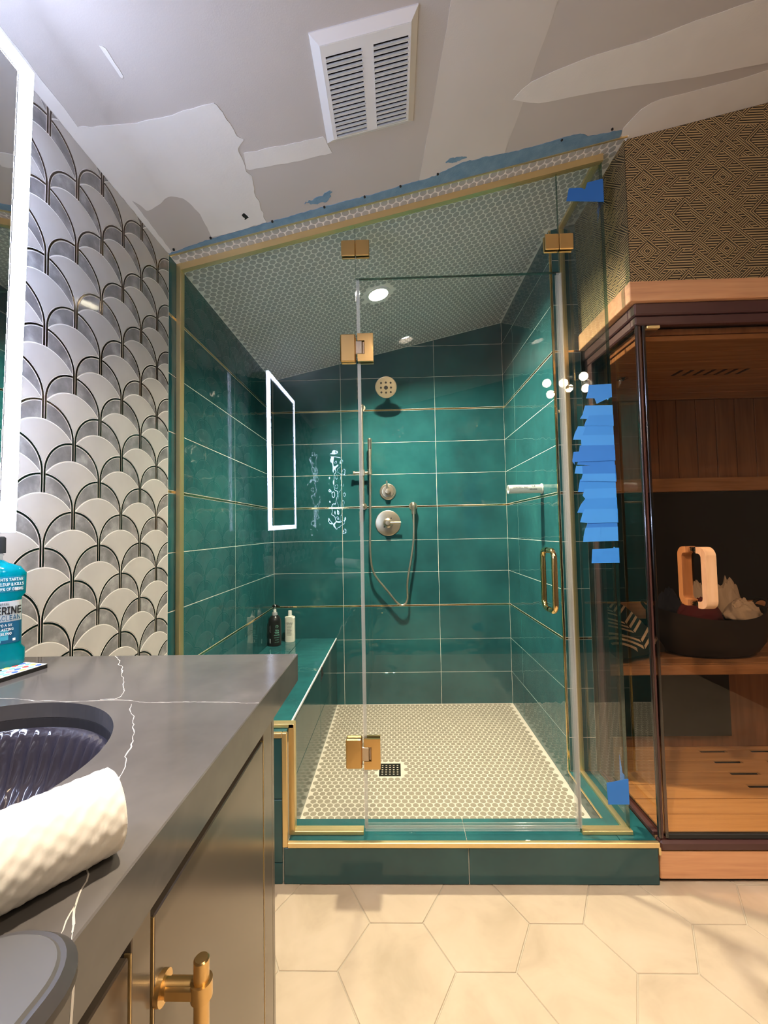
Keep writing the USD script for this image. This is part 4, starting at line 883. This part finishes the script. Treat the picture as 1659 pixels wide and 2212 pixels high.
sp_ = thing('soap_dispenser', 'white soap pump bottle on the worktop, seen reflected in the shower glass', 'bottle', (-.70, .60, ZT))
part(sp_, 'bottle_body', lathe([(0, 0), (.029, 0), (.031, .003), (.031, .085), (.026, .100), (.012, .108), (0, .109)], (-.700, .600, ZT), n=32), 'white_plastic', 40)
part(sp_, 'pump', [cyl((-.700, .600, ZT+.108), (-.700, .600, ZT+.128), .011, 20), cyl((-.700, .600, ZT+.128), (-.700, .600, ZT+.155), .004, 12), tube(np.array([(-.700, .600, ZT+.155), (-.680, .588, ZT+.155), (-.668, .581, ZT+.149)]), .005, 10)], 'black_plastic', 40)

# ------------------------------------------------------------------ sauna
SY0, SY1, SX1, SZF, SZC = 1.413, 2.15, ROOM_X-.01, .140, 1.795
sau = thing('sauna', 'glass fronted sauna cabin with cedar trim under the wallpapered wall', 'sauna', (1.5, 1.8, 0))
part(sau, 'plinth_board', bx(XS+.002, SX1, SY0-.001, SY0+.020, .012, .0995, .002), 'cedar_front')
part(sau, 'plinth_recess', bx(XS+.006, SX1, SY0+.012, SY0+.030, .0, .014), 'cabinet_gap')
part(sau, 'bottom_frame', bx(XS+.004, SX1, SY0-.006, SY0+.028, .1005, .1330, .007), 'maroon_frame')
part(sau, 'bottom_frame', bx(XS-.004, XS+.022, SY0+.022, 1.792, .1335, .1480, .003), 'maroon_frame')
part(sau, 'side_base', bx(XS+.003, XS+.020, SY0+.022, 1.792, .004, .1335), 'sauna_wood')
part(sau, 'top_frame', bx(XS-.006, SX1, SY0-.014, SY0+.030, 1.868, 1.9085, .004), 'maroon_frame')
part(sau, 'top_frame', bx(XS+.000, SX1, SY0-.004, SY0+.028, 1.838, 1.8685, .004), 'maroon_frame')
part(sau, 'top_frame', bx(XS-.006, XS+.026, SY0+.028, 1.795, 1.868, 1.9085, .004), 'maroon_frame')
part(sau, 'top_frame', bx(XS+.002, XS+.022, SY0+.026, 1.795, 1.838, 1.8685, .004), 'maroon_frame')
part(sau, 'cornice_board', bx(XS-.027, SX1, SY0-.028, SY0+.004, 1.9090, 1.9765, .002), 'cedar_front', False, 'orange cedar board over the sauna front')
part(sau, 'cornice_board', bx(XS-.027, XS+.0, SY0+.0045, 1.782, 1.9090, 1.9765, .002), 'cedar_front', False, 'orange cedar board over the sauna side')
part(sau, 'corner_post', bx(XS+.006, XS+.022, SY0+.003, SY0+.016, .134, 1.838, .003), 'maroon_frame')
part(sau, 'corner_seal', [bx(XS+.002, XS+.010, SY0-.004, SY0+.008, .140, 1.838, .002), bx(XS+.024, XS+.034, SY0-.002, SY0+.010, .140, 1.838, .002)], 'sauna_seal')
part(sau, 'rear_post', bx(XS+.002, XS+.030, 1.735, 1.792, .148, 1.838, .002), 'maroon_frame')
part(sau, 'side_glass', bx(XS+.010, XS+.018, SY0+.018, 1.735, .148, 1.838), 'sauna_glass')
dr2 = part(sau, 'glass_door', bx(XS+.030, SX1-.5, SY0+.004, SY0+.012, .152, 1.832), 'sauna_glass')
part(dr2, 'door_clip', bx(XS+.040, XS+.085, SY0-.002, SY0+.016, 1.826, 1.8365, .002), 'brushed_gold')
part(dr2, 'bottom_seal', bx(XS+.032, SX1-.5, SY0+.002, SY0+.014, .1345, .151, .002), 'black_matte')
hx_ = 1.006
def dhandle(s):
    """Wooden half of the handle: a flat bar with two rounded ends turned to the glass."""
    yb, yo, z0, z1, w, t, c = SY0+.008+s*.024, SY0+.008+s*.066, .880, 1.080, .034, .021, .030
    out = Polygon([(yb, z0), (yb, z0)] + [(0, 0)]) if False else None
    o_ = sbox(min(yb, yo), z0, max(yb, yo), z1); o2 = affinity.translate(sbox(0, z0, abs(yo-yb)+.05, z1).buffer(-c).buffer(c, 12), 0, 0)
    prof_ = sbox(-.05, z0, abs(yo-yb), z1).buffer(-c).buffer(c, 12).difference(sbox(-.06, z0+t, abs(yo-yb)-t, z1-t).buffer(-.014).buffer(.014, 10)).intersection(sbox(0, 0, 1, 2))
    return ext(prof_, w, ((hx_+w/2 if s < 0 else hx_-w/2, yb, 0), (0, s, 0), (0, 0, 1)))
part(dr2, 'wooden_handle', dhandle(-1), 'handle_wood', False, 'pale wooden grip on the room side'); part(dr2, 'wooden_handle', dhandle(1), 'handle_wood', False, 'pale wooden grip on the inner side')
for z in (.8905, 1.0695):
    part(dr2, 'handle_spacer', [cyl((hx_, SY0+.004, z), (hx_, SY0-.016, z), .0095, 24), cyl((hx_, SY0+.012, z), (hx_, SY0+.032, z), .0095, 24)], 'chrome', 40)
# interior boards
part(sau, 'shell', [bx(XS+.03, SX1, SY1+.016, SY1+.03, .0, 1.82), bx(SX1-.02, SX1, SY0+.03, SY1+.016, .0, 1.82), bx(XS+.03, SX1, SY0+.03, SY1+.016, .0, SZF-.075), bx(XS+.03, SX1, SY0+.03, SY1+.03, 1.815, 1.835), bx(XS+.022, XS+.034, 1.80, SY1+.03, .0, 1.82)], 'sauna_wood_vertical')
part(sau, 'floor_void', bx(XS+.036, SX1-.021, SY0+.031, SY1, SZF-.074, SZF-.060), 'heater_black')
y = SY0+.030; kb = 0
while y < SY1:
    y1 = min(y+.0845, SY1)
    b = m3.Manifold(m3.Mesh(*(lambda q: (np.array(q.vertices, np.float32), np.array(q.faces, np.uint32)))(bx(XS+.036, SX1-.021, y+.0018, y1-.0018, SZF-.009, SZF+rnd.uniform(-.0005, .0005), .0015))))
    if 2 <= kb <= 6:
        for q in range(5):
            sx = 1.343+q*.222
            b = b - m3.Manifold.cube((.118, .040, .05)).translate((sx, y1-.024, SZF-.03))
    part(sau, 'floor_board', b, 'sauna_floor_wood'); y = y1; kb += 1
x = XS+.036
while x < SX1-.03:
    x1 = min(x+.098, SX1-.021)
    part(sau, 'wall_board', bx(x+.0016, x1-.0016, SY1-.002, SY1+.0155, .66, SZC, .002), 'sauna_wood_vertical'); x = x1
y = SY0+.030
while y < SY1-.01:
    y1 = min(y+.098, SY1-.0025)
    part(sau, 'ceiling_board', bx(XS+.036, SX1-.021, y+.0018, y1-.0018, SZC, SZC+.018, .002), 'sauna_wood'); y = y1
for q in range(7): part(sau, 'ceiling_slot', bx(1.20+q*.045, 1.213+q*.045, 1.73, 1.79, SZC-.0015, SZC+.004), 'cabinet_gap')
part(sau, 'ceiling_lamp', lathe([(0, 0), (.022, 0), (.024, .006), (.012, .010), (.010, .004), (0, .004)], (1.0, 1.80, SZC), (0, 0, -1), 28), 'chrome', 40)
part(sau, 'heater_panel', bx(XS+.05, SX1-.03, SY1-.022, SY1-.003, .775, 1.318), 'heater_black', False, 'black heating panel behind the backrest')
part(sau, 'back_rail', bx(XS+.036, SX1-.022, SY1-.032, SY1-.003, 1.320, 1.388, .003), 'sauna_wood'); part(sau, 'back_rail', bx(XS+.036, SX1-.022, SY1-.032, SY1-.003, .688, .772, .003), 'sauna_wood')
bt2 = part(sau, 'bench', bx(XS+.036, SX1-.022, 1.752, 1.772, .540, .5800, .003), 'sauna_wood', False, 'wooden sauna bench')
y = 1.7735
while y < SY1-.04:
    part(bt2, 'bench_slat', bx(XS+.036, SX1-.022, y, y+.072, .560, .5795, .003), 'sauna_wood'); y += .0765
part(sau, 'heater_panel', bx(XS+.05, 1.50, 1.95, 1.97, .20, .53), 'heater_black', False, 'black heating panel under the bench')
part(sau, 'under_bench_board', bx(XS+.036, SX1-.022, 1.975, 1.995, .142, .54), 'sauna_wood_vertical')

# things on the sauna bench
def tub(cx, cy, z0, a, b, h, n=72):
    rings = []
    for f, s in ((0, .62), (.03, .72), (.12, .85), (.35, .97), (.7, 1.0), (1, 1.0)):
        q = superring(cx, cy, z0+f*h, a*s, b*s, 2.2, n)
        if f == 1: t = np.linspace(0, 2*PI, n, endpoint=False); q[:, 2] += .030*np.cos(t)**2*1.2-.018
        rings.append(q)
    for f, s in ((.97, .955), (.5, .95), (.1, .80)):
        q = superring(cx, cy, z0+f*h, a*s, b*s, 2.2, n)
        if f == .97: q[:, 2] = rings[5][:, 2]-.004
        rings.append(q)
    return loft(rings)
TX = .085
tb = thing('laundry_tub', 'soft black tub heaped with clothes on the sauna bench', 'tub', (1.31+TX, 1.935, .5800))
part(tb, 'tub_body', tub(1.31+TX, 1.935, .5802, .240, .155, .190), 'black_matte', 40)
for sx in (-1, 1):
    hp = curve([(1.31+TX+sx*.238, 1.905, .770), (1.31+TX+sx*.262, 1.915, .808), (1.31+TX+sx*.262, 1.955, .808), (1.31+TX+sx*.238, 1.965, .770)], 20)
    part(tb, 'tub_grip', tube(hp, .007, 10), 'black_matte', 60)
def cloth(cx, cy, z, a, b, h, seed, n=48, m=16):
    V = []
    for i in range(m):
        ph = PI/2*(1-i/(m-1))*1.0
        for j in range(n):
            t = 2*PI*j/n; d = np.array([math.cos(t)*math.cos(ph), math.sin(t)*math.cos(ph), math.sin(ph)])
            q = 1+.55*(meshkit.fbm(d*2.6+seed*9.1, 3, seed)-.5)
            V.append((cx+d[0]*a*q, cy+d[1]*b*q, z+d[2]*h*(.55+.9*meshkit.fbm(d*3.3+seed*5.3, 3, seed+4))))
    V = np.array(V); F = []
    for i in range(m-1):
        for j in range(n):
            j2 = (j+1) % n; F += [(i*n+j, (i+1)*n+j, (i+1)*n+j2), (i*n+j, (i+1)*n+j2, i*n+j2)]
    base = len(V); V = np.vstack([V, [cx, cy, z]])
    F += [((m-1)*n+j, base, (m-1)*n+(j+1) % n) for j in range(n)]
    F = [(a_1, c_1, b_1) for a_1, b_1, c_1 in F]
    return trimesh.Trimesh(V, F, process=False)
lone('garment', cloth(1.250+TX, 1.882, .735, .092, .056, .090, 1), 'cloth_maroon', 'dark maroon garment crumpled in the left of the black tub', 'clothing', True)
lone('garment', cloth(1.190+TX, 1.995, .735, .056, .036, .105, 2), 'cloth_navy', 'dark navy garment at the back left of the black tub', 'clothing', True)
lone('garment', cloth(1.325+TX, 2.000, .735, .058, .040, .130, 3), 'cloth_white', 'pale cloth heaped in the middle of the black tub', 'clothing', True)
lone('garment', cloth(1.440+TX, 1.884, .735, .070, .056, .085, 5), 'cloth_white', 'pale cloth hanging over the right end of the black tub', 'clothing', True)
lone('garment', cloth(1.465+TX, 1.998, .735, .060, .040, .150, 6), 'cloth_white', 'pale cloth piled highest at the back right of the black tub', 'clothing', True)
# striped cushion leaning on the bench
cu = thing('striped_cushion', 'black cushion with cream chevron stripes lying on the sauna bench', 'cushion', (.985, 1.90, .58))
CW, CH, CT = .138, .140, .045; cn = np.array([0.22, -.55, .80]); cn /= np.linalg.norm(cn)
cu_u = np.cross([0, 0, 1], cn); cu_u /= np.linalg.norm(cu_u); cu_v = np.cross(cn, cu_u); cc = np.array([1.00, 1.91, .690])
def pil(u, v, top, lift=0.0):
    k = max(0, (1-(u/CW)**4))*max(0, (1-(v/CH)**4)); pin = 1-.10*(u/CW)**2*(1-.0) if False else 1
    x_, y_ = u*(1-.10*(1-(v/CH)**2)*0-.07*(v/CH)**2*0), v
    return cc+cu_u*x_+cu_v*y_+cn*((CT*k**.5+lift) if top else -CT*k**.5)
G = 28; us = np.linspace(-CW, CW, G); vs = np.linspace(-CH, CH, G); V = []; F = []
for top_ in (True, False):
    b0 = len(V)
    for v in vs:
        for u in us: V.append(pil(u, v, top_))
    for i in range(G-1):
        for j in range(G-1):
            a = b0+i*G+j; f = [(a, a+1, a+G+1), (a, a+G+1, a+G)]; F += f if top_ else [q[::-1] for q in f]
part(cu, 'cover', trimesh.Trimesh(np.array(V), F, process=False), 'cushion_black', 40)
st = []
for j, off in enumerate((-.15, -.125, -.10, -.055, -.03, -.005, .04, .065, .09)):
    for sgn in (-1, 1):
        t = np.linspace(.004, CW*.96, 18)
        for i in range(17):
            q = []
            for (u, dv) in ((t[i], -.0055), (t[i+1], -.0055), (t[i+1], .0055), (t[i], .0055)):
                v = off+abs(u)*.55+dv; q.append((u*sgn, v))
            if max(abs(x[1]) for x in q) > CH*.95: continue
            p = [pil(u, v, True, .0012) for u, v in q]; p2 = [x-cn*.0018 for x in p]
            st.append(tm(m3.Manifold.hull_points(np.array(p+p2))))
part(cu, 'stripes', st, 'cushion_cream', False, 'cream chevron stripes', 'stuff')

# ------------------------------------------------------------------ cluster of globe lamps behind the camera (seen only as reflections)
gl_ = thing('globe_lamp', 'cluster of small lit globe bulbs on a gold stem hanging behind the camera', 'lamp', (1.45, -.55, 2.60))
part(gl_, 'stem', cyl((1.45, -.55, 2.30), (1.45, -.55, zc(1.45)), .008, 14), 'hardware_gold', 40)
for i in range(6):
    a = i*PI/3; p = np.array([1.45+.16*math.cos(a), -.55+.16*math.sin(a), 2.30+.05*(i % 2)])
    part(gl_, 'arm', cyl((1.45, -.55, 2.32), p, .005, 10), 'hardware_gold', 40)
    part(gl_, 'bulb', trimesh.creation.icosphere(2, .035).apply_translation(p), 'lamp_globe', True)
